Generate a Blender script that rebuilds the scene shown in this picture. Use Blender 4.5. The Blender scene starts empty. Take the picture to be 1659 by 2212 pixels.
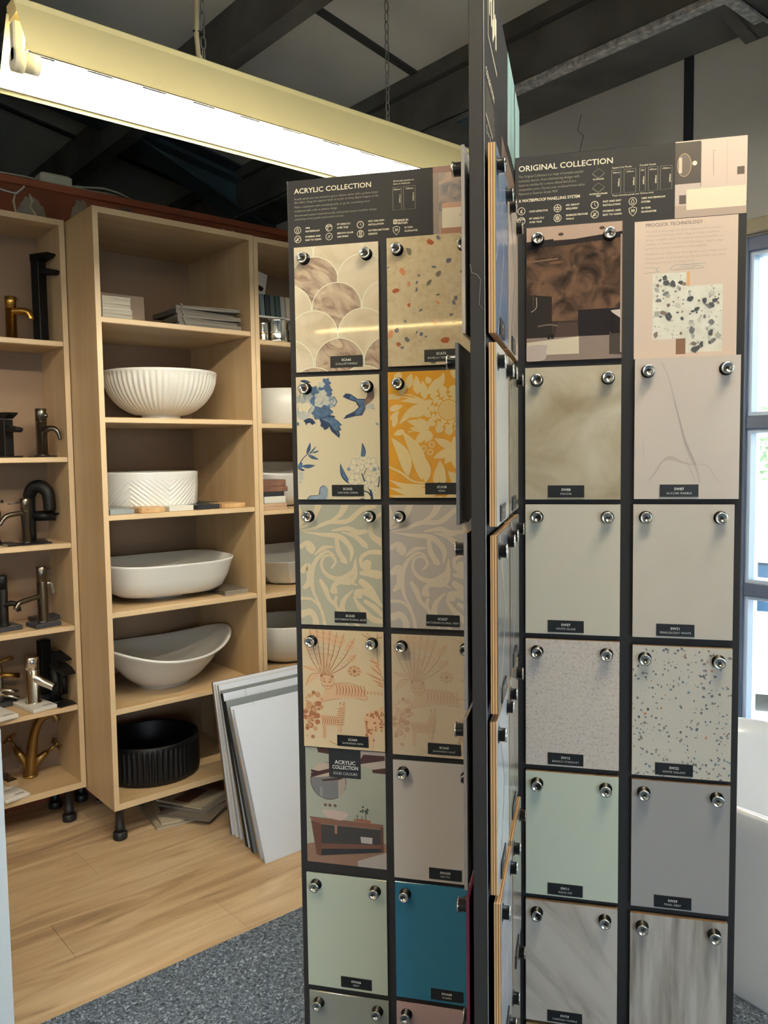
import bpy, bmesh, math, random
from mathutils import Vector, Matrix

# ------------------------------------------------------------------ camera, sky, exposure
S = bpy.context.scene
COL = S.collection
cam_d = bpy.data.cameras.new('camera')
cam_d.sensor_fit = 'HORIZONTAL'
cam_d.sensor_width = 36.0
cam_d.lens = 1760.0 / 1659.0 * 36.0
cam_d.clip_start = 0.02
cam = bpy.data.objects.new('camera', cam_d)
COL.objects.link(cam)
cx, cy, cz = (0.76014, -0.64962, -0.01347), (0.05566, 0.04445, 0.99746), (-0.64737, -0.75896, 0.06995)
cam.matrix_world = Matrix(((cx[0], cy[0], cz[0], 0.0), (cx[1], cy[1], cz[1], 0.0), (cx[2], cy[2], cz[2], 1.5), (0, 0, 0, 1)))
S.camera = cam

W = bpy.data.worlds.new('sky')
S.world = W
W.use_nodes = True
bg = W.node_tree.nodes['Background']
bg.inputs['Color'].default_value = (0.80, 0.90, 1.0, 1)
bg.inputs['Strength'].default_value = 10.0

sun_d = bpy.data.lights.new('sun', 'SUN')
sun_d.energy = 9.0
sun_d.angle = 0.02
sun_d.color = (1.0, 0.96, 0.88)
sun = bpy.data.objects.new('sun', sun_d)
COL.objects.link(sun)
sun.rotation_euler = Vector((0.62, 0.30, -0.72)).to_track_quat('-Z', 'Y').to_euler()

S.view_settings.view_transform = 'Standard'
S.view_settings.look = 'None'
S.view_settings.gamma = 1.0
S.view_settings.use_curve_mapping = False
S.view_settings.exposure = 0.3

TUBE = 95.0          # radiance of the fluorescent tubes
TUBE_COL = (1.0, 0.93, 0.79)

# ------------------------------------------------------------------ materials
def lighter(h, k):
    h = h.lstrip('#')
    return '#' + ''.join('%02x' % min(238, int(int(h[i:i + 2], 16) * k)) for i in (0, 2, 4))

def lin(h):
    h = h.lstrip('#')
    out = []
    for i in (0, 2, 4):
        v = int(h[i:i + 2], 16) / 255.0
        out.append(v / 12.92 if v <= 0.04045 else ((v + 0.055) / 1.055) ** 2.4)
    return (out[0], out[1], out[2], 1.0)

_m = {}
def mat(name, col, rough=0.5, metal=0.0, spec=0.5, var=0.0, scale=8.0, bump=0.0, bscale=60.0, coat=0.0, emit=None, estr=0.0):
    if name in _m:
        return _m[name]
    m = bpy.data.materials.new(name)
    m.use_nodes = True
    nt = m.node_tree
    b = nt.nodes['Principled BSDF']
    c = lin(col) if isinstance(col, str) else tuple(col) + (1.0,)
    b.inputs['Base Color'].default_value = c
    b.inputs['Roughness'].default_value = rough
    b.inputs['Metallic'].default_value = metal
    b.inputs['Specular IOR Level'].default_value = spec
    b.inputs['Coat Weight'].default_value = coat
    b.inputs['Coat Roughness'].default_value = 0.05
    if emit:
        b.inputs['Emission Color'].default_value = tuple(emit) + (1.0,)
        b.inputs['Emission Strength'].default_value = estr
    if var or bump:
        tc = nt.nodes.new('ShaderNodeTexCoord')
        if var:
            n = nt.nodes.new('ShaderNodeTexNoise')
            n.inputs['Scale'].default_value = scale
            n.inputs['Detail'].default_value = 5
            nt.links.new(tc.outputs['Object'], n.inputs['Vector'])
            r = nt.nodes.new('ShaderNodeValToRGB')
            r.color_ramp.elements[0].position = 0.3
            r.color_ramp.elements[1].position = 0.7
            r.color_ramp.elements[0].color = tuple(x * (1 - var) for x in c[:3]) + (1,)
            r.color_ramp.elements[1].color = tuple(min(1, x * (1 + var)) for x in c[:3]) + (1,)
            nt.links.new(n.outputs['Fac'], r.inputs['Fac'])
            nt.links.new(r.outputs['Color'], b.inputs['Base Color'])
        if bump:
            n2 = nt.nodes.new('ShaderNodeTexNoise')
            n2.inputs['Scale'].default_value = bscale
            n2.inputs['Detail'].default_value = 3
            nt.links.new(tc.outputs['Object'], n2.inputs['Vector'])
            bp = nt.nodes.new('ShaderNodeBump')
            bp.inputs['Strength'].default_value = bump
            bp.inputs['Distance'].default_value = 0.01
            nt.links.new(n2.outputs['Fac'], bp.inputs['Height'])
            nt.links.new(bp.outputs['Normal'], b.inputs['Normal'])
    _m[name] = m
    return m

def noisemat(name, stops, scale=6.0, stretch=(1, 1, 1), detail=6, rough=0.4, distort=0.0, coat=0.0, rot=(0, 0, 0), spec=0.5, lo=0.3, hi=0.7, world=False, bump=0.0):
    """colour ramp over stretched noise: wood grain, marble clouds, stone"""
    if name in _m:
        return _m[name]
    m = bpy.data.materials.new(name)
    m.use_nodes = True
    nt = m.node_tree
    b = nt.nodes['Principled BSDF']
    tc = nt.nodes.new('ShaderNodeTexCoord')
    mp = nt.nodes.new('ShaderNodeMapping')
    mp.inputs['Scale'].default_value = stretch
    if any(rot):                      # turn first, then stretch: slanting grain
        mp.vector_type = 'TEXTURE'
        mp.inputs['Scale'].default_value = tuple(1 / q for q in stretch)
    mp.inputs['Rotation'].default_value = rot
    src = tc.outputs['Object']
    if world:
        g = nt.nodes.new('ShaderNodeNewGeometry')
        src = g.outputs['Position']
    nt.links.new(src, mp.inputs['Vector'])
    n = nt.nodes.new('ShaderNodeTexNoise')
    n.inputs['Scale'].default_value = scale
    n.inputs['Detail'].default_value = detail
    n.inputs['Distortion'].default_value = distort
    nt.links.new(mp.outputs['Vector'], n.inputs['Vector'])
    r = nt.nodes.new('ShaderNodeValToRGB')
    el = r.color_ramp.elements
    k = len(stops)
    while len(el) < k:
        el.new(0.5)
    for i, s in enumerate(stops):
        el[i].position = lo + (hi - lo) * i / (k - 1)
        el[i].color = lin(s)
    nt.links.new(n.outputs['Fac'], r.inputs['Fac'])
    nt.links.new(r.outputs['Color'], b.inputs['Base Color'])
    b.inputs['Roughness'].default_value = rough
    b.inputs['Specular IOR Level'].default_value = spec
    b.inputs['Coat Weight'].default_value = coat
    b.inputs['Coat Roughness'].default_value = 0.04
    if bump:
        bp = nt.nodes.new('ShaderNodeBump')
        bp.inputs['Strength'].default_value = bump
        bp.inputs['Distance'].default_value = 0.004
        nt.links.new(n.outputs['Fac'], bp.inputs['Height'])
        nt.links.new(bp.outputs['Normal'], b.inputs['Normal'])
    _m[name] = m
    return m

def glassmat():
    if 'window glass' in _m:
        return _m['window glass']
    m = bpy.data.materials.new('window glass')
    m.use_nodes = True
    nt = m.node_tree
    nt.nodes.remove(nt.nodes['Principled BSDF'])
    out = nt.nodes['Material Output']
    t = nt.nodes.new('ShaderNodeBsdfTransparent')
    t.inputs['Color'].default_value = (0.95, 0.98, 0.98, 1)
    g = nt.nodes.new('ShaderNodeBsdfGlossy')
    g.inputs['Roughness'].default_value = 0.02
    f = nt.nodes.new('ShaderNodeFresnel')
    f.inputs['IOR'].default_value = 1.45
    x = nt.nodes.new('ShaderNodeMixShader')
    nt.links.new(f.outputs['Fac'], x.inputs['Fac'])
    nt.links.new(t.outputs['BSDF'], x.inputs[1])
    nt.links.new(g.outputs['BSDF'], x.inputs[2])
    nt.links.new(x.outputs['Shader'], out.inputs['Surface'])
    _m['window glass'] = m
    return m

def plymat():
    """plywood edge: veneer plies stacked along the panel's own thickness (local Y)"""
    m = bpy.data.materials.new('plywood edge')
    m.use_nodes = True
    nt = m.node_tree
    b = nt.nodes['Principled BSDF']
    tc = nt.nodes.new('ShaderNodeTexCoord')
    sp = nt.nodes.new('ShaderNodeSeparateXYZ')
    nt.links.new(tc.outputs['Object'], sp.inputs['Vector'])
    mu = nt.nodes.new('ShaderNodeMath')
    mu.operation = 'MULTIPLY'
    mu.inputs[1].default_value = 1.0 / 0.0036
    nt.links.new(sp.outputs['Y'], mu.inputs[0])
    fr = nt.nodes.new('ShaderNodeMath')
    fr.operation = 'FRACT'
    nt.links.new(mu.outputs[0], fr.inputs[0])
    r = nt.nodes.new('ShaderNodeValToRGB')
    el = r.color_ramp.elements
    cols = ('#c8a574', '#d0b184', '#8f6a48', '#765238', '#ad8a62')
    while len(el) < len(cols):
        el.new(0.5)
    for i, c in enumerate(cols):
        el[i].position = (0.0, 0.38, 0.48, 0.82, 0.92)[i]
        el[i].color = lin(c)
    nt.links.new(fr.outputs[0], r.inputs['Fac'])
    nt.links.new(r.outputs['Color'], b.inputs['Base Color'])
    b.inputs['Roughness'].default_value = 0.65
    _m['plywood edge'] = m
    return m

# ------------------------------------------------------------------ mesh builder
class MB:
    def __init__(s):
        s.v, s.f, s.mi, s.sm = [], [], [], []
        s.cur = 0
        s.smooth = False
    def add(s, vs, fs, smooth=None):
        o = len(s.v)
        s.v += [tuple(p) for p in vs]
        for f in fs:
            s.f.append([i + o for i in f])
            s.mi.append(s.cur)
            s.sm.append(s.smooth if smooth is None else smooth)
        return s
    def m(s, i):
        s.cur = i
        return s
    def box(s, x0, x1, y0, y1, z0, z1, c=0.0):
        if x0 > x1: x0, x1 = x1, x0
        if y0 > y1: y0, y1 = y1, y0
        if z0 > z1: z0, z1 = z1, z0
        if c <= 0:
            vs = [(x, y, z) for z in (z0, z1) for y in (y0, y1) for x in (x0, x1)]
            return s.add(vs, [(0, 2, 3, 1), (4, 5, 7, 6), (0, 1, 5, 4), (2, 6, 7, 3), (0, 4, 6, 2), (1, 3, 7, 5)])
        bm = bmesh.new()
        vs = [bm.verts.new((x, y, z)) for z in (z0, z1) for y in (y0, y1) for x in (x0, x1)]
        for f in [(0, 2, 3, 1), (4, 5, 7, 6), (0, 1, 5, 4), (2, 6, 7, 3), (0, 4, 6, 2), (1, 3, 7, 5)]:
            bm.faces.new([vs[i] for i in f])
        bmesh.ops.bevel(bm, geom=bm.edges[:], offset=c, segments=1, affect='EDGES', profile=0.5)
        return s.bm(bm)
    def bm(s, bm, smooth=None):
        bm.verts.index_update()
        s.add([v.co[:] for v in bm.verts], [[v.index for v in f.verts] for f in bm.faces], smooth)
        bm.free()
        return s
    def tube(s, path, r, n=12, cap=True, flat=1.0):
        P = [Vector(p) for p in path]
        R = r if isinstance(r, (list, tuple)) else [r] * len(P)
        t0 = (P[1] - P[0]).normalized()
        a = Vector((0, 0, 1)) if abs(t0.z) < 0.9 else Vector((1, 0, 0))
        u = t0.cross(a).normalized()
        vs, fs = [], []
        for i, p in enumerate(P):
            if i == 0: t = P[1] - P[0]
            elif i == len(P) - 1: t = P[-1] - P[-2]
            else: t = (P[i + 1] - P[i]).normalized() + (P[i] - P[i - 1]).normalized()
            t.normalize()
            u = (u - t * u.dot(t)).normalized()
            w = t.cross(u)
            for k in range(n):
                q = 2 * math.pi * k / n
                vs.append(p + (u * math.cos(q) + w * math.sin(q) * flat) * R[i])
        for i in range(len(P) - 1):
            for k in range(n):
                k2 = (k + 1) % n
                fs.append((i * n + k, i * n + k2, (i + 1) * n + k2, (i + 1) * n + k))
        s.add(vs, fs, True)
        if cap:
            e = (len(P) - 1) * n
            s.add([vs[k] for k in range(n)], [tuple(range(n - 1, -1, -1))], False)
            s.add([vs[e + k] for k in range(n)], [tuple(range(n))], False)
        return s
    def stube(s, path, r, n=14, k=5):
        R = r if isinstance(r, (list, tuple)) else [r] * len(path)
        Q = catmull([tuple(p) + (q,) for p, q in zip(path, R)], False, k)
        return s.tube([q[:3] for q in Q], [q[3] for q in Q], n)
    def cyl(s, p0, p1, r, n=20, r1=None):
        return s.tube([p0, p1], [r, r if r1 is None else r1], n)
    def lathe(s, prof, n=48, c=(0, 0, 0), smooth=True, mod=None):
        vs, fs = [], []
        for j, (r, z) in enumerate(prof):
            for k in range(n):
                q = 2 * math.pi * k / n
                rr = r if mod is None else mod(r, z, q, j)
                vs.append((c[0] + rr * math.cos(q), c[1] + rr * math.sin(q), c[2] + z))
        for j in range(len(prof) - 1):
            for k in range(n):
                k2 = (k + 1) % n
                fs.append((j * n + k, j * n + k2, (j + 1) * n + k2, (j + 1) * n + k))
        return s.add(vs, fs, smooth)
    def loft(s, rings, close=True, capa=False, capb=False, smooth=True):
        n = len(rings[0])
        vs = [p for r in rings for p in r]
        fs = []
        for j in range(len(rings) - 1):
            for k in range(n if close else n - 1):
                k2 = (k + 1) % n
                fs.append((j * n + k, j * n + k2, (j + 1) * n + k2, (j + 1) * n + k))
        s.add(vs, fs, smooth)
        if capa: s.add(rings[0], [tuple(range(n - 1, -1, -1))], False)
        if capb: s.add(rings[-1], [tuple(range(n))], False)
        return s
    def prism(s, poly, axis, a, b):
        """polygon in the two other axes (in x,y,z order) extruded along axis from a to b"""
        n = len(poly)
        def P(p, t):
            q = list(p)
            q.insert('xyz'.index(axis), t)
            return tuple(q)
        vs = [P(p, a) for p in poly] + [P(p, b) for p in poly]
        fs = [tuple(range(n - 1, -1, -1)), tuple(range(n, 2 * n))]
        for k in range(n):
            k2 = (k + 1) % n
            fs.append((k, k2, n + k2, n + k))
        return s.add(vs, fs, False)
    def mesh(s, name, mats):
        me = bpy.data.meshes.new(name)
        me.from_pydata(s.v, [], s.f)
        for m in mats:
            me.materials.append(m)
        me.polygons.foreach_set('material_index', s.mi)
        me.polygons.foreach_set('use_smooth', s.sm)
        bm = bmesh.new()
        bm.from_mesh(me)
        bmesh.ops.remove_doubles(bm, verts=bm.verts[:], dist=1e-7)
        bmesh.ops.recalc_face_normals(bm, faces=bm.faces[:])
        bm.to_mesh(me)
        bm.free()
        me.update()
        return me
    def build(s, name, mats, parent=None, loc=(0, 0, 0), rot=(0, 0, 0)):
        if not isinstance(mats, (list, tuple)):
            mats = [mats]
        return put(name, s.mesh(name, mats), parent, loc, rot)

def put(name, me, parent=None, loc=(0, 0, 0), rot=(0, 0, 0)):
    o = bpy.data.objects.new(name, me)
    COL.objects.link(o)
    o.location = loc
    o.rotation_euler = rot
    if parent is not None:
        o.parent = parent
    return o

def tag(o, label=None, cat=None, group=None, kind=None):
    if label: o['label'] = label
    if cat: o['category'] = cat
    if group: o['group'] = group
    if kind: o['kind'] = kind
    return o

def thing(name, label, cat, loc=(0, 0, 0), rz=0.0, group=None, rot=None):
    o = bpy.data.objects.new(name, None)
    o.empty_display_size = 0.05
    COL.objects.link(o)
    o.location = loc
    o.rotation_euler = rot if rot else (0, 0, rz)
    return tag(o, label, cat, group)

def copy_tree(o, parent=None):
    c = o.copy()
    COL.objects.link(c)
    if parent is not None:
        c.parent = parent
    for ch in list(o.children):
        copy_tree(ch, c)
    return c

# ------------------------------------------------------------------ 2-D drawing for flat print
def catmull(pts, closed=False, k=6):
    n = len(pts)
    out = []
    rng = range(n) if closed else range(n - 1)
    for i in rng:
        if closed:
            p0, p1, p2, p3 = pts[i - 1], pts[i], pts[(i + 1) % n], pts[(i + 2) % n]
        else:
            p0, p1, p2, p3 = pts[max(i - 1, 0)], pts[i], pts[i + 1], pts[min(i + 2, n - 1)]
        for j in range(k):
            t = j / k
            out.append(tuple(0.5 * (2 * b + (c - a) * t + (2 * a - 5 * b + 4 * c - d) * t * t + (3 * b - a - 3 * c + d) * t ** 3)
                             for a, b, c, d in zip(p0, p1, p2, p3)))
    if not closed:
        out.append(tuple(pts[-1]))
    return out

def clip(poly, x0, x1, y0, y1):
    for ax, lim, sg in ((0, x0, 1), (0, x1, -1), (1, y0, 1), (1, y1, -1)):
        out = []
        for i in range(len(poly)):
            a, b = poly[i - 1], poly[i]
            da, db = (a[ax] - lim) * sg, (b[ax] - lim) * sg
            if da >= 0 and db >= 0:
                out.append(b)
            elif da >= 0 or db >= 0:
                t = da / (da - db)
                q = (a[0] + (b[0] - a[0]) * t, a[1] + (b[1] - a[1]) * t)
                out.append(q)
                if db >= 0:
                    out.append(b)
        poly = out
        if len(poly) < 3:
            return []
    return poly

class Print:
    """flat ink shapes on a face; drawing space (px right, py down) mapped on the rectangle [x0,x1]x[z0,z1] at depth y"""
    def __init__(s, space, rect, y):
        s.a0, s.a1, s.b0, s.b1 = space
        s.x0, s.x1, s.z0, s.z1 = rect
        s.y = y
        s.layer = 1
        s.polys = []
        s.mats = []
    def mi(s, m):
        if m not in s.mats:
            s.mats.append(m)
        return s.mats.index(m)
    def poly(s, pts, m, new=True):
        q = [(s.x0 + (a - s.a0) / (s.a1 - s.a0) * (s.x1 - s.x0), s.z1 - (b - s.b0) / (s.b1 - s.b0) * (s.z1 - s.z0)) for a, b in pts]
        q = clip(q, s.x0, s.x1, s.z0, s.z1)
        if len(q) >= 3:
            s.polys.append((q, s.layer, s.mi(m)))
        if new:
            s.layer += 1
    def blob(s, pts, m, k=5):
        s.poly(catmull(pts, True, k), m)
    def rect(s, a0, b0, a1, b1, m):
        s.poly([(a0, b0), (a1, b0), (a1, b1), (a0, b1)], m)
    def disc(s, a, b, r, m, r2=None, n=28):
        r2 = r2 or r
        s.poly([(a + r * math.cos(6.28319 * i / n), b + r2 * math.sin(6.28319 * i / n)) for i in range(n)], m)
    def stroke(s, pts, w, m, k=6, smooth=True):
        P = catmull(pts, False, k) if smooth and len(pts) > 2 else [tuple(p) for p in pts]
        n = len(P)
        ws = w if isinstance(w, (list, tuple)) else [w, w]
        L, R = [], []
        for i, p in enumerate(P):
            a, b = P[max(i - 1, 0)], P[min(i + 1, n - 1)]
            dx, dy = b[0] - a[0], b[1] - a[1]
            l = math.hypot(dx, dy) or 1
            t = i / (n - 1) * (len(ws) - 1)
            j = min(int(t), len(ws) - 2)
            wd = (ws[j] + (ws[j + 1] - ws[j]) * (t - j)) / 2
            L.append((p[0] - dy / l * wd, p[1] + dx / l * wd))
            R.append((p[0] + dy / l * wd, p[1] - dx / l * wd))
        for i in range(n - 1):
            s.poly([L[i], L[i + 1], R[i + 1], R[i]], m, False)
        s.layer += 1
    def leaf(s, a, b, w, m, bend=0.0, n=10):
        dx, dy = b[0] - a[0], b[1] - a[1]
        l = math.hypot(dx, dy)
        ux, uy = dx / l, dy / l
        vx, vy = -uy, ux
        up, dn = [], []
        for i in range(n + 1):
            t = i / n
            h = w * 0.5 * (math.sin(math.pi * t ** 0.8)) ** 0.9
            c = bend * l * math.sin(math.pi * t)
            px, py = a[0] + dx * t, a[1] + dy * t
            up.append((px + vx * (c + h), py + vy * (c + h)))
            dn.append((px + vx * (c - h), py + vy * (c - h)))
        s.poly(up + dn[::-1], m)
    def build(s, name, parent):
        mb = MB()
        st = min(8e-6, 0.0011 / max(1, s.layer))
        for q, ly, mi in s.polys:
            mb.cur = mi
            y = s.y - ly * st
            mb.add([(x, y, z) for x, z in q], [tuple(range(len(q)))])
        me = bpy.data.meshes.new(name)
        me.from_pydata(mb.v, [], mb.f)
        for m in s.mats:
            me.materials.append(m)
        me.polygons.foreach_set('material_index', mb.mi)
        bm = bmesh.new()
        bm.from_mesh(me)
        for f in bm.faces:
            f.normal_update()
            if f.normal.y > 0:
                f.normal_flip()
        bm.to_mesh(me)
        bm.free()
        return put(name, me, parent)

_tx = {}
def text_geo(s, size, bold=0.0, align='LEFT', spacing=1.0, line=1.0):
    key = (s, round(size, 5), bold, align, spacing, line)
    if key in _tx:
        return _tx[key]
    cu = bpy.data.curves.new('text', 'FONT')
    cu.body = s
    cu.size = size
    cu.align_x = align
    cu.space_character = spacing
    cu.space_line = line
    cu.offset = bold * size
    cu.resolution_u = 2
    cu.fill_mode = 'FRONT'
    o = bpy.data.objects.new('text', cu)
    COL.objects.link(o)
    me = o.to_mesh()
    out = ([(v.co.x, v.co.y) for v in me.vertices], [tuple(p.vertices) for p in me.polygons])
    o.to_mesh_clear()
    bpy.data.objects.remove(o)
    bpy.data.curves.remove(cu)
    _tx[key] = out
    return out

def text_into(mb, s, size, x, z, y, bold=0.0, align='LEFT', width=None, rot=0.0, spacing=1.0, line=1.0):
    """lettering standing on the x-z plane at depth y, facing -y; width stretches the line to a measured length"""
    v, f = text_geo(s, size, bold, align, spacing, line)
    k = 1.0
    if width:
        xs = [p[0] for p in v]
        k = width / (max(xs) - min(xs))
    c, sn = math.cos(rot), math.sin(rot)
    mb.add([(x + (p[0] * k) * c - p[1] * sn, y, z + (p[0] * k) * sn + p[1] * c) for p in v], f)

def text_obj(name, items, m, parent):
    mb = MB()
    for it in items:
        text_into(mb, **it)
    me = bpy.data.meshes.new(name)
    me.from_pydata(mb.v, [], mb.f)
    me.materials.append(m)
    bm = bmesh.new()
    bm.from_mesh(me)
    for fc in bm.faces:
        fc.normal_update()
        if fc.normal.y > 0:
            fc.normal_flip()
    bm.to_mesh(me)
    bm.free()
    return put(name, me, parent)

# ------------------------------------------------------------------ setting
XW = 2.95            # inner face of the window wall
SL = 0.187           # roof fall per metre towards the window wall
def zroof(x): return 3.264 + SL * (2.662 - x)
YB = 3.62            # partition behind the shelf units

grey_wall = mat('grey painted wall', '#b9b9b4', 0.85, var=0.05, scale=3, bump=0.15, bscale=40)
pale_wall = mat('pale room wall', '#b9b5aa', 0.85, var=0.04, scale=2)
red_wall = noisemat('red brown hardboard', ('#70381f', '#854528', '#955233'), 3.0, (1, 1, 1), rough=0.6)
roof_board = noisemat('grey roof lining board', ('#c6c6be', '#d2d2ca', '#dadad2'), 1.6, rough=0.9)
steel_dark = noisemat('dark dusty steel', ('#4a4b49', '#5a5b58', '#676864'), 4.0, (1, 1, 1), rough=0.75)
steel_teal = noisemat('dark teal painted steel', ('#34464e', '#3d525b', '#475d66'), 4.0, rough=0.6)
galv = noisemat('galvanised steel', ('#7f8285', '#a7a9a8', '#cfd0cd'), 45.0, rough=0.5, detail=3)
joint_dark = mat('dark joint strip', '#3a3b3c', 0.8)

# floor: subfloor with laid planks, carpet in front
o = MB().box(-4.2, 3.1, -4.2, 6.7, -0.2, -0.012).build('floor', mat('screed', '#6a645a', 0.9))
tag(o, kind='structure')
floor = o
plank_m = []
for i, st in enumerate((('#8f7760', '#b09676', '#c2aa8a', '#cfb99b'), ('#8b735b', '#a98f70', '#bda484', '#cab394'), ('#957d64', '#b49a7a', '#c6ae8e', '#d3bda0'))):
    plank_m.append(noisemat('oak laminate %s' % 'abc'[i], st, 3.0, (0.55, 4.5, 1.0), detail=9, rough=0.36, distort=1.3, world=True, lo=0.28, hi=0.72))
pw, pl = 0.2265, 1.28
joints = {0: 1.28, 1: 0.81, 2: 0.35, 3: 1.05, 4: 0.6, 5: 1.2, 6: 0.9}
random.seed(4)
for r in range(7):
    y0 = 2.182 + r * pw
    y1 = min(y0 + pw, YB)
    x = joints[r] - 4 * pl
    while x < XW:
        x0, x1 = max(x, -2.6), min(x + pl, XW)
        if x1 > x0 + 0.01:
            MB().box(x0 + 0.0006, x1 - 0.0006, y0 + 0.0006, y1 - 0.0006, -0.012, -random.uniform(0, 0.0004), 0.0005).build('plank', plank_m[random.randrange(3)], floor)
        x += pl
# carpet
cm = bpy.data.materials.new('grey flecked carpet')
cm.use_nodes = True
nt = cm.node_tree
b = nt.nodes['Principled BSDF']
b.inputs['Roughness'].default_value = 0.95
b.inputs['Specular IOR Level'].default_value = 0.1
g = nt.nodes.new('ShaderNodeNewGeometry')
n1 = nt.nodes.new('ShaderNodeTexNoise'); n1.inputs['Scale'].default_value = 105; n1.inputs['Detail'].default_value = 3; n1.inputs['Distortion'].default_value = 1.2
nt.links.new(g.outputs['Position'], n1.inputs['Vector'])
r_ = nt.nodes.new('ShaderNodeValToRGB')
for i, (p, c) in enumerate(((0.34, '#343c48'), (0.50, '#566172'), (0.60, '#6c7889'), (0.70, '#a3b2c8'))):
    e = r_.color_ramp.elements[i] if i < 2 else r_.color_ramp.elements.new(p)
    e.position = p
    e.color = lin(c)
nt.links.new(n1.outputs['Fac'], r_.inputs['Fac'])
nt.links.new(r_.outputs['Color'], b.inputs['Base Color'])
bp = nt.nodes.new('ShaderNodeBump'); bp.inputs['Strength'].default_value = 0.8; bp.inputs['Distance'].default_value = 0.006
nt.links.new(n1.outputs['Fac'], bp.inputs['Height'])
nt.links.new(bp.outputs['Normal'], b.inputs['Normal'])
o = MB().box(-4.0, XW, -4.0, 2.181, -0.012, 0.001).build('floor', cm)
tag(o, kind='structure')

# walls of the shell
def struct(o): return tag(o, kind='structure')
struct(MB().box(-4.2, -4.0, -4.2, 6.7, -0.012, 4.75).build('wall_left', pale_wall))
wf = MB().box(-4.0, -2.9, -4.2, -4.0, -0.012, 4.75).box(-0.4, XW, -4.2, -4.0, -0.012, 4.75)
wf.box(-2.9, -0.4, -4.2, -4.0, -0.012, 0.25).box(-2.9, -0.4, -4.2, -4.0, 2.35, 4.75)
struct(wf.build('wall_front', pale_wall))
struct(MB().box(-4.0, 3.1, 6.5, 6.7, -0.012, 4.75).build('wall_far', mat('dim rear wall', '#4a4640', 0.9)))

# window wall: openings left free, panes built in
def window_wall(holes, y0, y1, z0, z1):
    ys = sorted({y0, y1} | {h[0] for h in holes} | {h[1] for h in holes})
    mb = MB()
    for a, c in zip(ys[:-1], ys[1:]):
        hs = [h for h in holes if h[0] <= a and h[1] >= c]
        if hs:
            mb.box(XW, XW + 0.15, a, c, z0, hs[0][2])
            mb.box(XW, XW + 0.15, a, c, hs[0][3], z1)
        else:
            mb.box(XW, XW + 0.15, a, c, z0, z1)
    return mb
win = [(-0.35, 1.435, 0.42, 2.262), (-3.4, -0.75, 0.42, 2.262)]
wr = window_wall(win, -4.2, 6.7, -0.012, 3.32).build('wall_right', grey_wall)
struct(wr)
MB().box(XW - 0.006, XW, 1.635, 1.672, 2.32, 2.99).build('joint_strip', mat('blue black joint strip', '#1c2331', 0.7), wr)
# cobweb-thin crack on the grey wall
MB().tube([(XW - 0.001, 2.14, 2.92), (XW - 0.001, 2.16, 2.86), (XW - 0.001, 2.13, 2.83), (XW - 0.001, 2.17, 2.70), (XW - 0.001, 2.165, 2.6)], 0.0012, 5).build('crack', mat('crack', '#3c3d40', 0.9), wr)
# lintel ledge over the window
MB().box(XW - 0.035, XW, -3.2, 1.62, 2.268, 2.318, 0.004).build('lintel', mat('cream lintel', '#a59c86', 0.7, var=0.08, scale=5), wr)

frame_m = mat('blue grey painted timber', '#55617c', 0.5, var=0.08, scale=9)
sash_lit_m = mat('daylit pale sash', '#b4c6dc', 0.5)  # paled in colour for the daylight falling on the sash
for wi, (a, c, z0, z1) in enumerate(win):
    fr = MB()
    fr.box(XW - 0.004, XW + 0.10, a, a + 0.02, z0, z1, 0.003).box(XW - 0.004, XW + 0.10, c - 0.02, c, z0, z1, 0.003)
    fr.box(XW - 0.004, XW + 0.10, a + 0.02, c - 0.02, z1 - 0.05, z1, 0.003).box(XW - 0.02, XW + 0.10, a + 0.02, c - 0.02, z0, z0 + 0.05, 0.003)
    o = struct(fr.build('window_%d' % (wi + 1), frame_m))
    ym = (a + c) / 2
    MB().box(XW, XW + 0.09, ym - 0.03, ym + 0.03, z0 + 0.05, z1 - 0.05, 0.003).build('mullion', frame_m, o)
    for zt in (1.60, 0.985):
        MB().box(XW, XW + 0.09, a + 0.02, ym - 0.03, zt - 0.024, zt + 0.024, 0.003).build('transom', frame_m, o)
        MB().box(XW, XW + 0.09, ym + 0.03, c - 0.02, zt - 0.024, zt + 0.024, 0.003).build('transom', frame_m, o)
    for (p, q) in ((a + 0.02, ym - 0.03), (ym + 0.03, c - 0.02)):
        for (s, t) in ((z0 + 0.05, 0.961), (1.009, 1.576), (1.624, z1 - 0.05)):
            sh = MB()
            w_ = 0.014
            sh.box(XW + 0.012, XW + 0.085, p, p + w_, s, t).box(XW + 0.012, XW + 0.085, q - w_, q, s, t)
            sh.box(XW + 0.012, XW + 0.085, p + w_, q - w_, s, s + w_).box(XW + 0.012, XW + 0.085, p + w_, q - w_, t - w_, t)
            so = sh.build('sash', sash_lit_m, o)
            MB().box(XW + 0.05, XW + 0.054, p + w_, q - w_, s + w_, t - w_).build('pane', glassmat(), so)

# unseen glazing behind the camera, added for bluish daylight from that side
def daylight_glazing(name, a, c, z0, z1, at, n):
    fr = MB().box(a, c, at - .05, at + .05, z0, z0 + .06).box(a, c, at - .05, at + .05, z1 - .06, z1)
    for i in range(n + 1):
        u = a + (c - a - .06) * i / n
        fr.box(u, u + .06, at - .05, at + .05, z0 + .06, z1 - .06)
    o = struct(fr.build(name, frame_m))
    for i in range(n):
        u, v = a + (c - a - .06) * i / n + .06, a + (c - a - .06) * (i + 1) / n
        MB().box(u, v, at - .003, at + .003, z0 + .06, z1 - .06).build('pane', glassmat(), o)
daylight_glazing('window_3', -2.9, -0.4, .25, 2.35, -4.1, 3)

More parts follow.
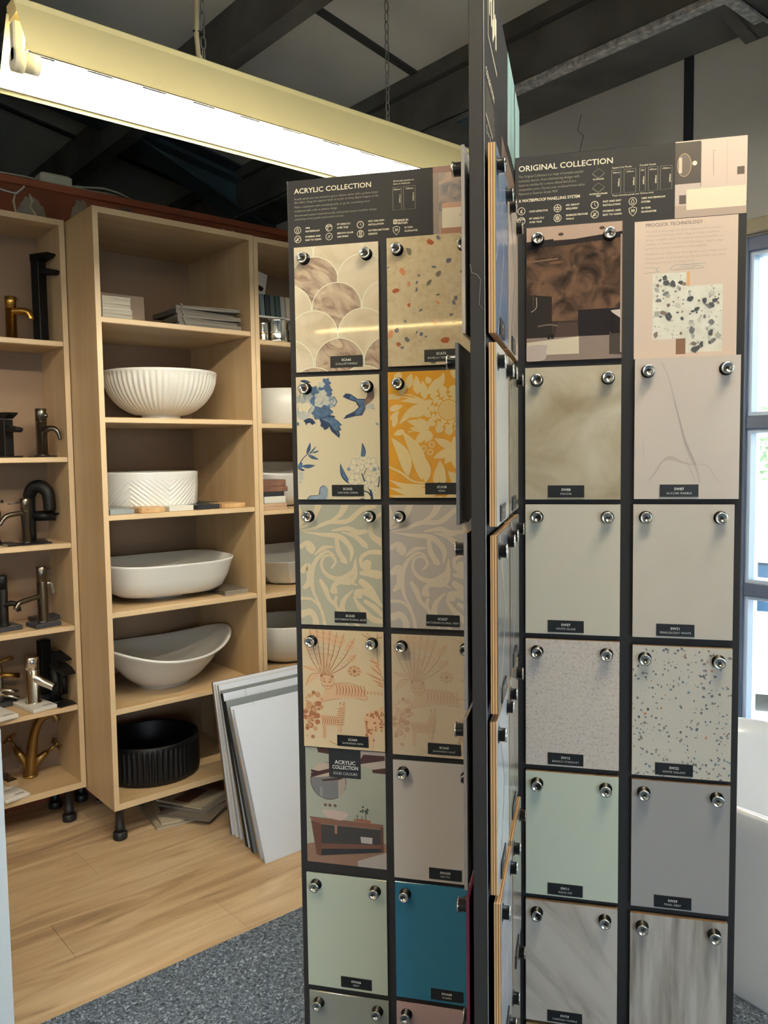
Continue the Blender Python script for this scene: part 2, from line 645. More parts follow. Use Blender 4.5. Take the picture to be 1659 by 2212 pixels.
# red-brown partition behind the shelf units
part = struct(MB().box(-4.0, XW, YB, YB + 0.09, -0.012, 2.64).build('wall_back', red_wall))
MB().box(-4.0, XW, YB - 0.012, YB + 0.10, 2.64, 2.672, 0.003).build('top_rail', noisemat('red brown rail', ('#85432a', '#975034', '#a65c3e'), 4, (0.4, 3, 3), rough=0.55), part)
glue = noisemat('grey plaster scar', ('#857a69', '#978b79', '#a79a86'), 14, rough=0.95)
glue_d = noisemat('dark plaster scar', ('#5a4c41', '#67584b', '#736355'), 14, rough=0.95)
putty = mat('cream putty', '#c9bf9c', 0.8)
random.seed(8)
def scar(x0, x1, z0, z1, m, r=0.04):
    n = 22
    pts = []
    for i in range(n + 1):
        q = math.pi * i / n
        k = 1 + random.uniform(-r, r)
        pts.append(((x0 + x1) / 2 + (x1 - x0) / 2 * math.cos(q) * k, z0 + (z1 - z0) * math.sin(q) ** 0.8 * k))
    MB().prism(pts, 'y', YB - 0.004, YB).build('plaster_scar', m, part)
scar(1.085, 1.235, 2.40, 2.602, glue)
scar(1.315, 1.425, 2.40, 2.628, glue)
scar(1.50, 1.66, 2.42, 2.632, glue_d)
scar(1.76, 1.90, 2.42, 2.62, glue_d)
scar(2.24, 2.36, 2.42, 2.62, glue_d)
for pts in (((1.10, 2.61), (1.09, 2.57), (1.10, 2.50), (1.105, 2.44)), ((1.155, 2.61), (1.165, 2.585), (1.155, 2.56), (1.175, 2.53), (1.165, 2.50), (1.185, 2.47))):
    MB().tube([(x, YB - 0.004, z) for x, z in pts], [0.003 + 0.003 * (i % 2) for i in range(len(pts))], 7).build('putty_bead', putty, part)
for x in (2.065, 2.118):
    MB().lathe([(0.0001, 0.02), (0.006, 0.044), (0.009, 0.03), (0.016, 0.012), (0.017, 0.0), (0.0001, 0.0)], 12, (x, YB - 0.016, 2.572)).build('putty_knob', mat('white putty', '#c8c8c0', 0.8), part)

# roof lining: boards between purlins and joint strips
ceil = struct(MB().box(-4.2, 3.1, -4.2, 6.7, 0, 0.03).build('ceiling', mat('dark roof deck', '#3b3b39', 0.9)))
me = ceil.data
for v in me.vertices:
    v.co.z += zroof(v.co.x) + 0.03
strip_y = [-3.4, -1.32, 0.76, 2.86, 4.97]
pur_x = [2.662 - 0.8 * i for i in range(1, 9)]
xs = [-4.0] + sorted(pur_x) + [XW]
ys = [-4.0] + strip_y + [6.5]
for a, c in zip(xs[:-1], xs[1:]):
    for p, q in zip(ys[:-1], ys[1:]):
        mb = MB().box(a, c - 0.002, p + 0.003, q - 0.003, 0, 0.02)
        mb.v = [(x, y, z + zroof(x)) for x, y, z in mb.v]
        mb.build('ceiling_board', roof_board, ceil)
for y in strip_y:
    mb = MB().box(-4.0, 2.66, y - 0.02, y + 0.02, -0.012, 0.0)
    mb.v = [(x, yy, z + zroof(x)) for x, yy, z in mb.v]
    mb.build('joint_strip', joint_dark, ceil)
for x in pur_x:
    zt = zroof(x)
    mb = MB()
    mb.box(x, x + 0.006, -4.0, 6.5, zt - 0.205, zt)                       # web
    mb.box(x + 0.006, x + 0.085, -4.0, 6.5, zt - 0.205, zt - 0.198)       # bottom flange
    mb.box(x + 0.079, x + 0.085, -4.0, 6.5, zt - 0.198, zt - 0.175)       # lip
    mb.build('purlin', steel_dark, ceil)
# deep eaves beam over the window wall: web, galvanised corner strip, boxed underside
MB().box(2.662, 2.675, -4.0, 6.5, 2.995, zroof(2.662)).box(2.672, XW, -4.0, 6.5, 2.975, 2.99).build('eaves_beam', steel_dark, ceil)
MB().box(2.645, 2.69, -4.0, 2.45, 2.968, 2.995, 0.003).build('beam_flange', galv, ceil)  # bright strip ends early, standing in for light fading along the flange
MB().box(2.657, 2.662, -4.0, 6.5, zroof(2.66) - 0.09, zroof(2.66) - 0.07).build('beam_lip', joint_dark, ceil)
cl = MB().box(2.69, 2.90, 2.42, 2.62, 2.962, 2.975, 0.002).build('cleat_plate', steel_teal, ceil)
for p in ((2.74, 2.47), (2.84, 2.55), (2.75, 2.56)):
    MB().lathe([(0.0001, -0.012), (0.010, -0.012), (0.011, -0.006), (0.016, -0.005), (0.016, 0.0)], 10, (p[0], p[1], 2.962)).build('bolt_head', galv, ceil)
def rafter(y0, y1, xa, xb, depth, m, haunch=None):
    mb = MB()
    def sl(x0, x1, a, c, d0, d1):
        k = len(mb.v)
        mb.box(x0, x1, a, c, -d1, -d0)
        mb.v[k:] = [(x, y, z + zroof(x)) for x, y, z in mb.v[k:]]
    ym = (y0 + y1) / 2
    sl(xa, xb, ym - 0.006, ym + 0.006, 0.02, depth)
    sl(xa, xb, y0, y1, 0.0, 0.012)
    sl(xa, xb, y0, y1, depth - 0.012, depth)
    if haunch:
        h0, hd = haunch
        z0, z1 = zroof(h0) - depth, zroof(xb) - depth
        mb.prism([(h0, z0), (xb, z1), (xb, z1 - hd)], 'y', ym - 0.006, ym + 0.006)
        mb.prism([(h0, z0 - 0.012), (xb, z1 - hd - 0.012), (xb, z1 - hd), (h0, z0)], 'y', y0, y1)
    mb.build('rafter', m, ceil)
rafter(4.40, 4.58, -4.0, XW, 0.09, steel_teal, (1.95, 0.23))
rafter(1.34, 1.44, -4.0, XW, 0.27, steel_dark)
MB().box(2.56, 2.95, 1.335, 1.375, 2.955, 2.968, 0.002).build('rafter_flange', galv, ceil)

# junction box and cables on top of the partition
t = thing('junction_box', 'cream plastic junction box with trailing cables on the red-brown partition top', 'junction box', (1.2, 3.61, 2.672))
cream_p = mat('cream plastic', '#bdb9a6', 0.5)
MB().box(0, 0.135, 0, 0.07, 0, 0.038, 0.004).box(0.01, 0.125, 0.006, 0.064, 0.038, 0.044, 0.003).build('box_body', cream_p, t)
MB().tube([(0.135, 0.03, 0.014), (0.19, 0.02, 0.016), (0.27, 0.0, 0.022), (0.34, 0.005, 0.018), (0.42, 0.03, 0.004)], 0.0042, 8).build('cable', mat('pale cable', '#a7a794', 0.5), t)
MB().tube([(0.135, 0.02, 0.01), (0.22, 0.03, 0.008), (0.30, 0.01, 0.006), (0.36, 0.02, 0.004), (0.40, 0.06, 0.004)], 0.0042, 8).build('cable', mat('pale cable', '#a7a794', 0.5), t)
MB().tube([(0.0, 0.02, 0.008), (-0.06, 0.0, 0.005), (-0.20, 0.01, 0.005)], 0.0035, 8).build('cable', mat('pale cable', '#a7a794', 0.5), t)
t = tag(MB().tube([(0.72, YB - 0.008, 2.655), (0.95, YB - 0.008, 2.628), (1.05, YB - 0.008, 2.605), (1.10, YB - 0.008, 2.600), (1.13, YB - 0.007, 2.63), (1.135, YB - 0.007, 2.638)], 0.0045, 8).build('loose_cable', mat('white cable', '#c9c8bb', 0.5)),
        'thin white cable running down the red-brown partition to the plaster scar', 'cable')

# ------------------------------------------------------------------ fluorescent fitting (and unseen copies added for light)
refl_o = mat('cream enamel reflector', '#ecdca2', 0.45, var=0.04, scale=3)
white_pl = mat('white lampholder', '#d9d4bd', 0.4)
tube_m = mat('lit fluorescent tube', '#ffffff', 0.3, emit=TUBE_COL, estr=TUBE)
chain_m = mat('chain steel', '#8e8e86', 0.4, metal=0.8)
slot_m = mat('slot edge', '#8a7f60', 0.5)
def fitting(loc, rz, label, L=1.62, grp=None, hang=True):
    t = thing('fluorescent_light', label, 'ceiling light', loc, rz, grp)
    # local x along the tube, y across; z = 0 at the lower edges of the trough
    h, hw, tw = 0.130, 0.105, 0.028
    MB().box(0.0, L, -tw, tw, h - 0.006, h + 0.012, 0.003).box(0.004, L - 0.004, -tw + 0.003, tw - 0.003, h - 0.02, h - 0.006).build('spine', refl_o, t)
    def wing(sg, slots):
        mb = MB()
        P = lambda x, k: (x, sg * (tw + (hw - tw) * k), (h - 0.004) * (1 - k))
        N = Vector((0, sg * (h - 0.004), hw - tw)).normalized() * 0.0012
        def quad(x0, x1, k0, k1):
            a = [P(x0, k0), P(x1, k0), P(x1, k1), P(x0, k1)]
            bq = [tuple(Vector(p) + N) for p in a]
            mb.add(a + bq, [(0, 1, 2, 3), (7, 6, 5, 4), (0, 4, 5, 1), (1, 5, 6, 2), (2, 6, 7, 3), (3, 7, 4, 0)])
        if slots:
            ks = (0.425, 0.475)
            quad(0, L, 0, ks[0]); quad(0, L, ks[1], 1)
            x = 0.0
            i = 0
            while x < L:
                x1 = min(x + (0.05 if i == 0 else 0.075), L)
                quad(x, x1, *ks)
                x = x1 + 0.062
                i += 1
        else:
            quad(0, L, 0, 1)
        a = P(0, 1)
        w = mb.build('reflector_wing', refl_o, t)
        e0, e1 = (a[1], -0.001), (a[1] + sg * 0.0150, -0.0086)      # turned-out lip, leaning down and away from the tube
        MB().add([(0, e0[0], e0[1]), (L, e0[0], e0[1]), (L, e1[0], e1[1]), (0, e1[0], e1[1]), (0, e0[0], e0[1] + .0012), (L, e0[0], e0[1] + .0012), (L, e1[0], e1[1] + .0012), (0, e1[0], e1[1] + .0012)],
                 [(0, 1, 2, 3), (7, 6, 5, 4), (0, 4, 5, 1), (1, 5, 6, 2), (2, 6, 7, 3), (3, 7, 4, 0)]).build('turned_lip', refl_o, w)
        y0, y1 = sorted((a[1] - sg * .0025, a[1] + sg * .001))
        MB().box(0, L, y0, y1, -0.0035, -0.0005).build('fold_shade', mat('fold shade line', '#a59f88', 0.6), w)  # grey strip stands in for the shade line along the fold
    wing(1, True)
    wing(-1, False)
    tb = MB().tube([(0.055, 0, 0.02), (L - 0.055, 0, 0.02)], 0.0185, 20).build('tube', tube_m, t)
    MB().cyl((0.022, 0, 0.02), (0.055, 0, 0.02), 0.0205, 20).cyl((L - 0.055, 0, 0.02), (L - 0.022, 0, 0.02), 0.0205, 20).build('tube_cap', mat('tube end cap', '#d6d2c0', 0.35), tb)
    for x, s in ((0.0, 1), (L, -1)):
        mb = MB()
        x0, x1 = sorted((x, x + s * 0.022))
        mb.box(x0, x1, -0.014, 0.014, 0.015, h - 0.03, 0.004)
        mb.tube([(x0, 0, 0.02), (x1, 0, 0.02)], 0.024, 20)
        mb.build('lampholder', white_pl, t)
        xi = x + s * 0.042
        MB().prism([(-0.026, h - 0.02), (0.026, h - 0.02), (0.05, 0.062), (-0.01, 0.062)], 'x', xi - 0.001, xi + 0.001).build('end_gusset', white_pl, t)
    if hang:
        for x in (0.46, L - 0.55):
            wx = loc[0] + x * math.cos(rz)
            top = zroof(wx) - loc[2]
            mb = MB()
            z = h + 0.035
            k = 0
            while z < top + 0.02:
                pts = []
                for i in range(13):
                    q = 2 * math.pi * i / 12
                    d = 0.0065 * math.cos(q)
                    e = 0.017 * math.sin(q)
                    pts.append((x + (d if k % 2 else 0), (0 if k % 2 else d), z + e))
                mb.tube(pts, 0.0017, 5, cap=False)
                z += 0.029
                k += 1
            mb.tube([(x - 0.012, 0, h + 0.010), (x, 0, h + 0.034), (x + 0.012, 0, h + 0.010)], 0.002, 6)
            mb.build('chain', chain_m, t)
        x = 0.452
        top = zroof(loc[0] + x) - loc[2]
        MB().tube([(x + 0.012, 0, h + 0.008), (x - 0.006, 0, h + 0.03), (x - 0.010, 0, h + 0.08), (x - 0.006, 0, h + 0.2), (x - 0.004, 0, h + 0.4), (x + 0.004, 0, top)], 0.0065, 8).build('power_cord', mat('cream flex', '#b9ac86', 0.5), t)
        MB().tube([(x - 0.019, -0.0, h + 0.085), (x, -0.009, h + 0.086), (x + 0.011, 0, h + 0.086), (x, 0.009, h + 0.085), (x - 0.019, 0, h + 0.085)], 0.002, 6).build('cable_tie', mat('black cable tie', '#181818', 0.5), t)
    return t
fitting((0.582, 1.895, 2.341), 0.0, 'lit fluorescent trough light on chains, hanging above the display boards')

# ------------------------------------------------------------------ display stand: four boards round a hub
HC = Vector((1.2545, 1.0777, 0.0))
AZ = math.radians(-54.3)
board_m = mat('charcoal display board', '#2a2a2e', 0.6, spec=0.3, var=0.03, scale=6)
hdr_m = mat('charcoal printed header', '#2d2d31', 0.40)
ink = mat('cream ink', '#e6dcc2', 0.5)
ink_d = mat('dull cream ink', '#8f897c', 0.5)
ink_w = mat('white ink', '#dcdcd6', 0.5)
black_m = mat('matt black plastic', '#101012', 0.35)
chrome = mat('polished chrome', '#e0ded6', 0.18, metal=1.0)
dark_chrome = mat('socket shadow', '#3a3934', 0.4, metal=0.6)
label_m = mat('black label', '#16181c', 0.35)
stand = thing('display_stand', 'tall charcoal display stand with four boards of wall panel samples', 'display stand', HC, AZ)
FY = -0.0125

def brd(x0, x1, y0, y1, z1):
    return MB().box(x0, x1, y0, y1, 0.05, z1, 0.0012).build('board', board_m, stand)
bl = brd(-0.4575, -0.0125, FY, 0.0125, 2.0675)
br = brd(0.0100, 0.4295, FY, 0.0125, 2.0695)
bf = brd(-0.011, 0.009, -0.510, -0.0125, 2.206)
bb = brd(-0.011, 0.009, 0.0125, 0.112, 2.206)
MB().lathe([(0.0001, 2.0), (0.0085, 2.0), (0.0085, 0.05), (0.0001, 0.05)], 16).build('hub_post', black_m, stand)
MB().box(-0.40, 0.40, -0.03, 0.03, 0.0, 0.05, 0.006).box(-0.03, 0.03, -0.42, 0.42, 0.0, 0.05, 0.006).build('base', black_m, stand)
MB().box(0.0090, 0.0102, -0.510, -0.5085, 0.06, 2.206).build('edge_trim', mat('silver edge strip', '#a9adb4', 0.3, metal=0.6), stand)
MB().tube([(-0.0105, -0.5106, 1.76), (-0.008, -0.5112, 1.748), (-0.001, -0.5112, 1.745), (0.004, -0.5112, 1.738), (0.003, -0.5112, 1.72), (0.002, -0.5112, 1.705), (0.007, -0.5112, 1.697)], 0.0005, 5).build('loose_thread', mat('grey thread', '#6c6a66', 0.8), stand)

def icon(P, x, z, kind):
    """round outline icon, drawn in metres: Print space is metres with y downwards = -z"""
    r = 0.0068
    def ring(x, z, r, w):
        pts = [(x + r * math.cos(6.2832 * i / 24), z + r * math.sin(6.2832 * i / 24)) for i in range(25)]
        P.stroke(pts, w, ink, smooth=False)
    if kind == 'shield':
        P.stroke([(x - r, z - r * .85), (x - r * .4, z - r * .95), (x, z - r * 1.25), (x + r * .4, z - r * .95), (x + r, z - r * .85), (x + r * .9, z + r * .3), (x, z + r * 1.35), (x - r * .9, z + r * .3), (x - r, z - r * .85)], 0.0011, ink, smooth=False)
        return
    ring(x, z, r, 0.0010)
    w = 0.0009
    if kind == 'drop':
        P.stroke(catmull([(x, z - .0042), (x + .0024, z + .0005), (x + .0018, z + .0032), (x, z + .004), (x - .0018, z + .0032), (x - .0024, z + .0005)], True, 4) + [(x, z - .0042)], w, ink, smooth=False)
    elif kind == 'clock':
        P.stroke([(x, z - .0042), (x, z + .0004), (x + .0022, z + .0016)], w, ink, smooth=False)
        for i in range(12):
            q = i * math.pi / 6
            P.stroke([(x + .0052 * math.cos(q), z + .0052 * math.sin(q)), (x + .0064 * math.cos(q), z + .0064 * math.sin(q))], w, ink)
    elif kind == 'tiles':
        P.stroke([(x - .006, z - .002), (x + .006, z - .002)], w, ink); P.stroke([(x - .0022, z - .002), (x - .0022, z + .006)], w, ink)
        P.stroke([(x - .0055, z - .0038), (x + .0055, z - .0038)], w, ink); P.stroke([(x - .0022, z + .002), (x - .006, z + .002)], w, ink)
    elif kind == 'panel':
        for d in (-.0022, 0, .0022):
            P.stroke([(x + d, z - .006), (x + d, z + .006)], w, ink)
    elif kind == 'shine':
        P.stroke([(x - .0032, z + .0028), (x + .0004, z - .0024)], w, ink); P.stroke([(x - .0002, z + .0028), (x + .0032, z - .0024)], w, ink)
    elif kind == 'clean':
        P.stroke([(x - .0036, z + .0036), (x + .001, z - .001)], 0.0022, ink); P.stroke([(x + .001, z - .001), (x + .0036, z - .0034)], 0.0012, ink)
        P.stroke([(x + .0006, z + .003), (x + .003, z + .0016)], w, ink); P.stroke([(x - .003, z - .002), (x - .001, z - .0034)], w, ink)
    elif kind == 'grout':
        P.stroke([(x - .0065, z - .0015), (x + .0065, z - .0015)], w, ink); P.stroke([(x - .0065, z + .002), (x + .0065, z + .002)], w, ink)
        ring(x, z, .0026, w); P.stroke([(x, z - .0065), (x, z - .0026)], w, ink); P.stroke([(x, z + .0026), (x, z + .0065)], w, ink)
    elif kind == 'seam':
        P.stroke([(x, z - .0065), (x, z + .0065)], w, ink); ring(x, z, .0024, w); P.stroke([(x - .003, z - .005), (x - .003, z + .005)], w, ink); P.stroke([(x + .003, z - .005), (x + .003, z + .005)], w, ink)
    elif kind == 'pound':
        pass

def metre_print(x0, x1, z0, z1, y):
    return Print((x0, x1, -z1, -z0), (x0, x1, z0, z1), y)

YT = FY - 0.0006
def header(parent, ox, title, tw, body, sub=None):
    pass
# --- left board header
big = [dict(s='ACRYLIC COLLECTION', size=0.0142, x=-0.4416, z=2.0405, y=YT, bold=0.012, width=0.1645)]
text_obj('title_text', big, ink, bl)
bod = ['Acrylic panels are rear printed to give a vibrant colour with a polished glass-', 'like effect. Using the superior finish of acrylic to bring digital imagery to life.',
       'Make a statement with something bold, or go for something more', 'traditional with a tile or pattern design.', 'Showerwall pattern-matched acrylic wall panels ensure seamless design', 'continuity across panels and around corners.']
bz = [2.0276, 2.0205, 2.0112, 2.0033, 1.9943, 1.9868]
bw = [0.180, 0.180, 0.161, 0.093, 0.175, 0.107]
text_obj('body_text', [dict(s=s, size=0.0062, x=-0.4418, z=z, y=YT, width=w) for s, z, w in zip(bod, bz, bw)], ink_d, bl)
P = metre_print(-0.456, -0.152, 1.934, 2.067, YT)
for x, z, k in ((-.4357, 1.9663, 'drop'), (-.3678, 1.9668, 'tiles'), (-.3009, 1.9674, 'clock'), (-.4357, 1.9481, 'clean'), (-.3678, 1.9488, 'shine'), (-.3008, 1.9491, 'panel'), (-.226, 1.9505, 'shield')):
    icon(P, x, -z, k)
for x0, x1 in ((-.2322, -.2148), (-.2103, -.1867)):
    P.stroke([(x0, -2.035), (x1, -2.035), (x1, -1.990), (x0, -1.990), (x0, -2.035)], 0.0007, ink_d, smooth=False)
# flag block
for i in range(2):
    for j in range(2):
        P.rect(-.2322 + .0044 * i, -1.9722 + .0050 * j, -.2322 + .0044 * i + .0040, -1.9722 + .0050 * j + .0044, ink)
P.stroke([(-.2318, -1.972), (-.2240, -1.9625)], 0.0007, hdr_m); P.stroke([(-.2240, -1.972), (-.2318, -1.9625)], 0.0007, hdr_m)
P.build('printed_icons', bl)
caps = []
def cap2(x, z, a, b_, sz=0.0047):
    caps.append(dict(s=a, size=sz, x=x, z=z + 0.0012, y=YT, bold=0.022))
    if b_:
        caps.append(dict(s=b_, size=sz, x=x, z=z - 0.0056, y=YT, bold=0.022))
cap2(-.4191, 1.9668, '100%', 'WATERPROOF'); cap2(-.3505, 1.9690, 'FIT DIRECTLY', 'OVER TILES'); cap2(-.2843, 1.9700, 'FAST AND EASY', 'INSTALLATION')
cap2(-.4191, 1.9492, 'HYGIENIC AND', 'EASY TO CLEAN'); cap2(-.3505, 1.9510, 'SMOOTH GLASS', 'LIKE FINISH'); cap2(-.2843, 1.9515, 'PATTERN MATCHED', 'DESIGNS'); cap2(-.2094, 1.9518, '30 YEAR', 'GUARANTEE')
caps += [dict(s='MADE IN', size=0.0054, x=-.2229, z=1.9678, y=YT, bold=0.035), dict(s='BRITAIN', size=0.0054, x=-.2229, z=1.9622, y=YT, bold=0.03),
         dict(s='30', size=0.0072, x=-.226, z=1.9490, y=YT, bold=0.02, align='CENTER'),
         dict(s='All Acrylic panels are', size=0.0050, x=-.2316, z=2.0455, y=YT), dict(s='4mm in thickness', size=0.0050, x=-.2316, z=2.0400, y=YT),
         dict(s='900mm', size=0.0048, x=-.2236, z=2.0290, y=YT, align='CENTER'), dict(s='1200mm', size=0.0048, x=-.1985, z=2.0290, y=YT, align='CENTER'),
         dict(s='2400mm', size=0.0048, x=-.2165, z=2.0035, y=YT, rot=math.pi / 2), dict(s='2400mm', size=0.0048, x=-.1890, z=2.0055, y=YT, rot=math.pi / 2)]
text_obj('caption_text', caps, ink, bl)
# photograph at the right of the left header: smoky wall, basin, card
P = metre_print(-0.1505, -0.0135, 1.9335, 2.0665, YT)
P.rect(-.1505, -2.0665, -.0135, -1.9335, noisemat('smoky blue taupe print', ('#4d5260', '#7f7b80', '#a8968c', '#c7a894'), 26, rough=0.35, distort=1.5))
P.rect(-.1505, -2.0665, -.139, -1.9335, mat('taupe print', '#8f8078', 0.4))
P.rect(-.1505, -2.0665, -.0135, -2.055, mat('dusky pink print', '#8a6a62', 0.4))
P.rect(-.135, -1.948, -.0135, -1.9335, mat('terracotta print', '#a5745c', 0.4))
P.rect(-.133, -1.996, -.0135, -1.985, mat('salmon print', '#c99c84', 0.4))
P.rect(-.1325, -1.986, -.0135, -1.9475, mat('card print', '#e2d6bf', 0.4))
P.build('printed_photo', bl)
text_obj('card_text', [dict(s='www', size=0.005, x=-.098, z=1.969, y=YT - 0.0008, bold=0.01)], mat('grey ink', '#77705f', 0.5), bl)

# --- right board header
text_obj('title_text', [dict(s='ORIGINAL COLLECTION', size=0.0150, x=0.0174, z=2.0420, y=YT, bold=0.012, width=0.1752)], ink, br)
bod = ['The Original Collection is a range of versatile popular', 'Laminate decors, from shimmering designs with', 'lustre to marbles for a more refined feel all at a', 'competitive price. Choose your coreboard from either', 'Plywood or Exterior-Grade MDF']
text_obj('body_text', [dict(s=s, size=0.0066, x=0.0177, z=2.0300 - 0.0081 * i, y=YT, width=w) for i, (s, w) in enumerate(zip(bod, (.122, .114, .108, .125, .0735)))], ink_d, br)
P = metre_print(0.014, 0.3045, 1.931, 2.069, YT)
for x, z, k in ((.023, 1.9672, 'pound'), (.0914, 1.9674, 'grout'), (.1604, 1.9676, 'clock'), (.2296, 1.9685, 'drop'), (.023, 1.9486, 'tiles'), (.0914, 1.9489, 'seam'), (.1605, 1.9502, 'clean'), (.2298, 1.9505, 'shield')):
    icon(P, x, -z, k)
for x0, x1 in ((.1912, .2078), (.2136, .2349), (.2416, .2519), (.2572, .2740), (.2784, .2988)):
    P.stroke([(x0, -2.0283), (x1, -2.0283), (x1, -1.9855), (x0, -1.9855), (x0, -2.0283)], 0.0007, ink_d, smooth=False)
for z in (2.0257, 1.9994):
    P.stroke([(.156, -z), (.1672, -z - .0085), (.1784, -z), (.1672, -z + .0085), (.156, -z)], 0.0006, ink_d, smooth=False)
    P.stroke([(.156, -z + .0015), (.1672, -z + .0105), (.1784, -z + .0015)], 0.0005, ink_d, smooth=False)
P.build('printed_icons', br)
caps = [dict(s='A WATERPROOF PANELLING SYSTEM', size=0.0078, x=.0177, z=1.9840, y=YT, bold=0.02, width=.1155),
        dict(s='£', size=0.0095, x=.023, z=1.9638, y=YT, bold=0.02, align='CENTER'), dict(s='30', size=0.0072, x=.2298, z=1.9490, y=YT, bold=0.02, align='CENTER'),
        dict(s='PLYWOOD', size=0.0040, x=.1672, z=2.0135, y=YT, bold=0.02, align='CENTER'), dict(s='EXTERIOR-GRADE', size=0.0040, x=.1672, z=1.9865, y=YT, bold=0.02, align='CENTER'), dict(s='MDF', size=0.0040, x=.1672, z=1.9825, y=YT, bold=0.02, align='CENTER'),
        dict(s='Square Cut Panels', size=0.0048, x=.1918, z=2.0315, y=YT), dict(s='Proclick Panels', size=0.0048, x=.2415, z=2.0315, y=YT), dict(s='These laminate panels are 10.5mm thick', size=0.0046, x=.1921, z=1.9805, y=YT)]
for x, s in ((.1995, '900mm'), (.2242, '1200mm'), (.2467, '250'), (.2656, '600mm'), (.2886, '1200mm')):
    caps.append(dict(s=s, size=0.0042, x=x, z=2.0225, y=YT, align='CENTER'))
for x in (.2055, .2325, .2500, .2718, .2968):
    caps.append(dict(s='2440mm', size=0.0042, x=x, z=1.998, y=YT, rot=math.pi / 2, bold=0.02))
cap2(.0377, 1.9625, 'COST-EFFECTIVE', None); cap2(.1072, 1.9690, 'NO GROUT', 'REQUIRED'); cap2(.1753, 1.9698, 'FAST AND EASY', 'INSTALLATION'); cap2(.2448, 1.9700, '100% WATERPROOF', 'SYSTEM')
cap2(.0377, 1.9490, 'FIT DIRECTLY', 'OVER TILES'); cap2(.1072, 1.9500, 'SEAMLESS FEATURE', 'WALLS'); cap2(.1753, 1.9520, 'HYGIENIC AND', 'EASY TO CLEAN'); cap2(.2448, 1.9520, '30 YEAR', 'GUARANTEE')
text_obj('caption_text', caps, ink, br)
# photograph: dark niche with oval mirror, pale shower, card
P = metre_print(0.3045, 0.4285, 1.931, 2.069, YT)
pk = mat('pale blush print', '#d9c5b6', 0.4)
P.rect(.3045, -2.069, .4285, -1.931, pk)
P.rect(.3045, -2.067, .3490, -1.985, mat('charcoal print', '#4a4442', 0.4))
P.rect(.3490, -2.065, .3500, -1.985, mat('steel print', '#6e675f', 0.4))
P.disc(.3205, -2.026, .0125, mat('brass print', '#b59b7d', 0.4), .0212)
P.disc(.3205, -2.026, .0112, mat('mirror print', '#6a605a', 0.4), .0200)
P.rect(.311, -2.040, .3165, -2.012, pk)
P.disc(.3385, -2.028, .0042, mat('lamp print', '#f3dcc2', 0.4))
P.rect(.3045, -1.992, .3490, -1.953, mat('vanity print', '#cbbab0', 0.4))
P.rect(.3120, -1.972, .3240, -1.956, mat('niche print', '#5a504b', 0.4))
P.rect(.3045, -1.953, .4285, -1.931, mat('floor print', '#b5a194', 0.4))
P.stroke([(.3705, -2.045), (.3715, -2.003)], 0.0012, mat('grey line print', '#aa9b90', 0.4)); P.stroke([(.369, -2.047), (.374, -2.047)], 0.0012, mat('grey line print', '#aa9b90', 0.4))
P.stroke([(.3940, -2.066), (.3940, -1.985)], 0.0010, mat('corner line print', '#c6b2a4', 0.4))
P.rect(.4115, -2.015, .4240, -2.001, mat('niche print', '#5a504b', 0.4))
P.rect(.3250, -1.9815, .4275, -1.9445, mat('cream card print', '#efe0c4', 0.4))
P.build('printed_photo', br)
# proclick text print on the right board (no bolts)
P = metre_print(0.2335, 0.4150, 1.6745, 1.9300, YT)
P.rect(.2335, -1.930, .4150, -1.6745, mat('blush print', '#d8c3b2', 0.45))
tz = noisemat('terrazzo print ground', ('#d5d2c2', '#dedbcc', '#e6e3d6'), 60, rough=0.45)
shade_w = mat('wood end print', '#7b5a44', 0.5)
P.rect(.309, -1.712, .326, -1.681, shade_w)
P.rect(.3268, -1.8325, .3325, -1.805, mat('tan print', '#d7a878', 0.5))
P.rect(.2668, -1.8320, .3268, -1.7100, tz)
P.rect(.3268, -1.8062, .3900, -1.6837, tz)
random.seed(21)
chips = [mat('terrazzo dark chip', '#43454a', 0.5), mat('terrazzo grey chip', '#a6a59b', 0.5), mat('terrazzo pale chip', '#c3c2b4', 0.5), mat('terrazzo brown chip', '#7d6a62', 0.5), mat('terrazzo slate chip', '#6c6c70', 0.5)]
def chip(P, x, z, r, m, asp=1.0, rot=None):
    k = random.randint(5, 7)
    ro = random.uniform(0, 3.14) if rot is None else rot
    pts = []
    for i in range(k):
        q = 6.2832 * i / k + random.uniform(-.3, .3)
        a, b_ = r * random.uniform(.75, 1.2) * math.cos(q), r / asp * random.uniform(.75, 1.2) * math.sin(q)
        pts.append((x + a * math.cos(ro) - b_ * math.sin(ro), z + a * math.sin(ro) + b_ * math.cos(ro)))
    P.poly(pts, m)
for (x0, x1, z0, z1) in ((.2668, .3268, 1.710, 1.832), (.3268, .390, 1.6837, 1.8062)):
    for i in range(62):
        r = random.choice((.0012, .0018, .0025, .004, .0062))
        x, z = random.uniform(x0 + r, x1 - r), random.uniform(z0 + r, z1 - r)
        chip(P, x, -z, r, random.choice(chips), random.uniform(1, 1.9))
for x, z, r in ((.2905, 1.814, .007), (.303, 1.811, .007), (.2955, 1.752, .008), (.3335, 1.783, .007), (.3700, 1.719, .007), (.343, 1.690, .009), (.345, 1.763, .006), (.359, 1.778, .006)):
    chip(P, x, -z, r, chips[0], 1.4)
P.build('printed_panel', br)
pz = [(.2534, 1.9100, .135), (.2534, 1.9024, .129), (.2530, 1.8946, .139), (.2530, 1.8868, .136), (.2524, 1.8790, .110), (.2525, 1.8688, .143), (.2525, 1.8606, .141), (.2518, 1.8525, .090)]
pt = ['Proclick technology has been engineered to create a', 'mechanical locking system that provides seamless', 'almost invisible joints. Proclick panels are available in a', 'number of sizes for maximum flexibility. Square edge', 'panels for corner installations also available.', 'Installation is made easy through the click design which', 'allows panels to be located quickly and easily into place', 'eliminating the use of joining trims.']
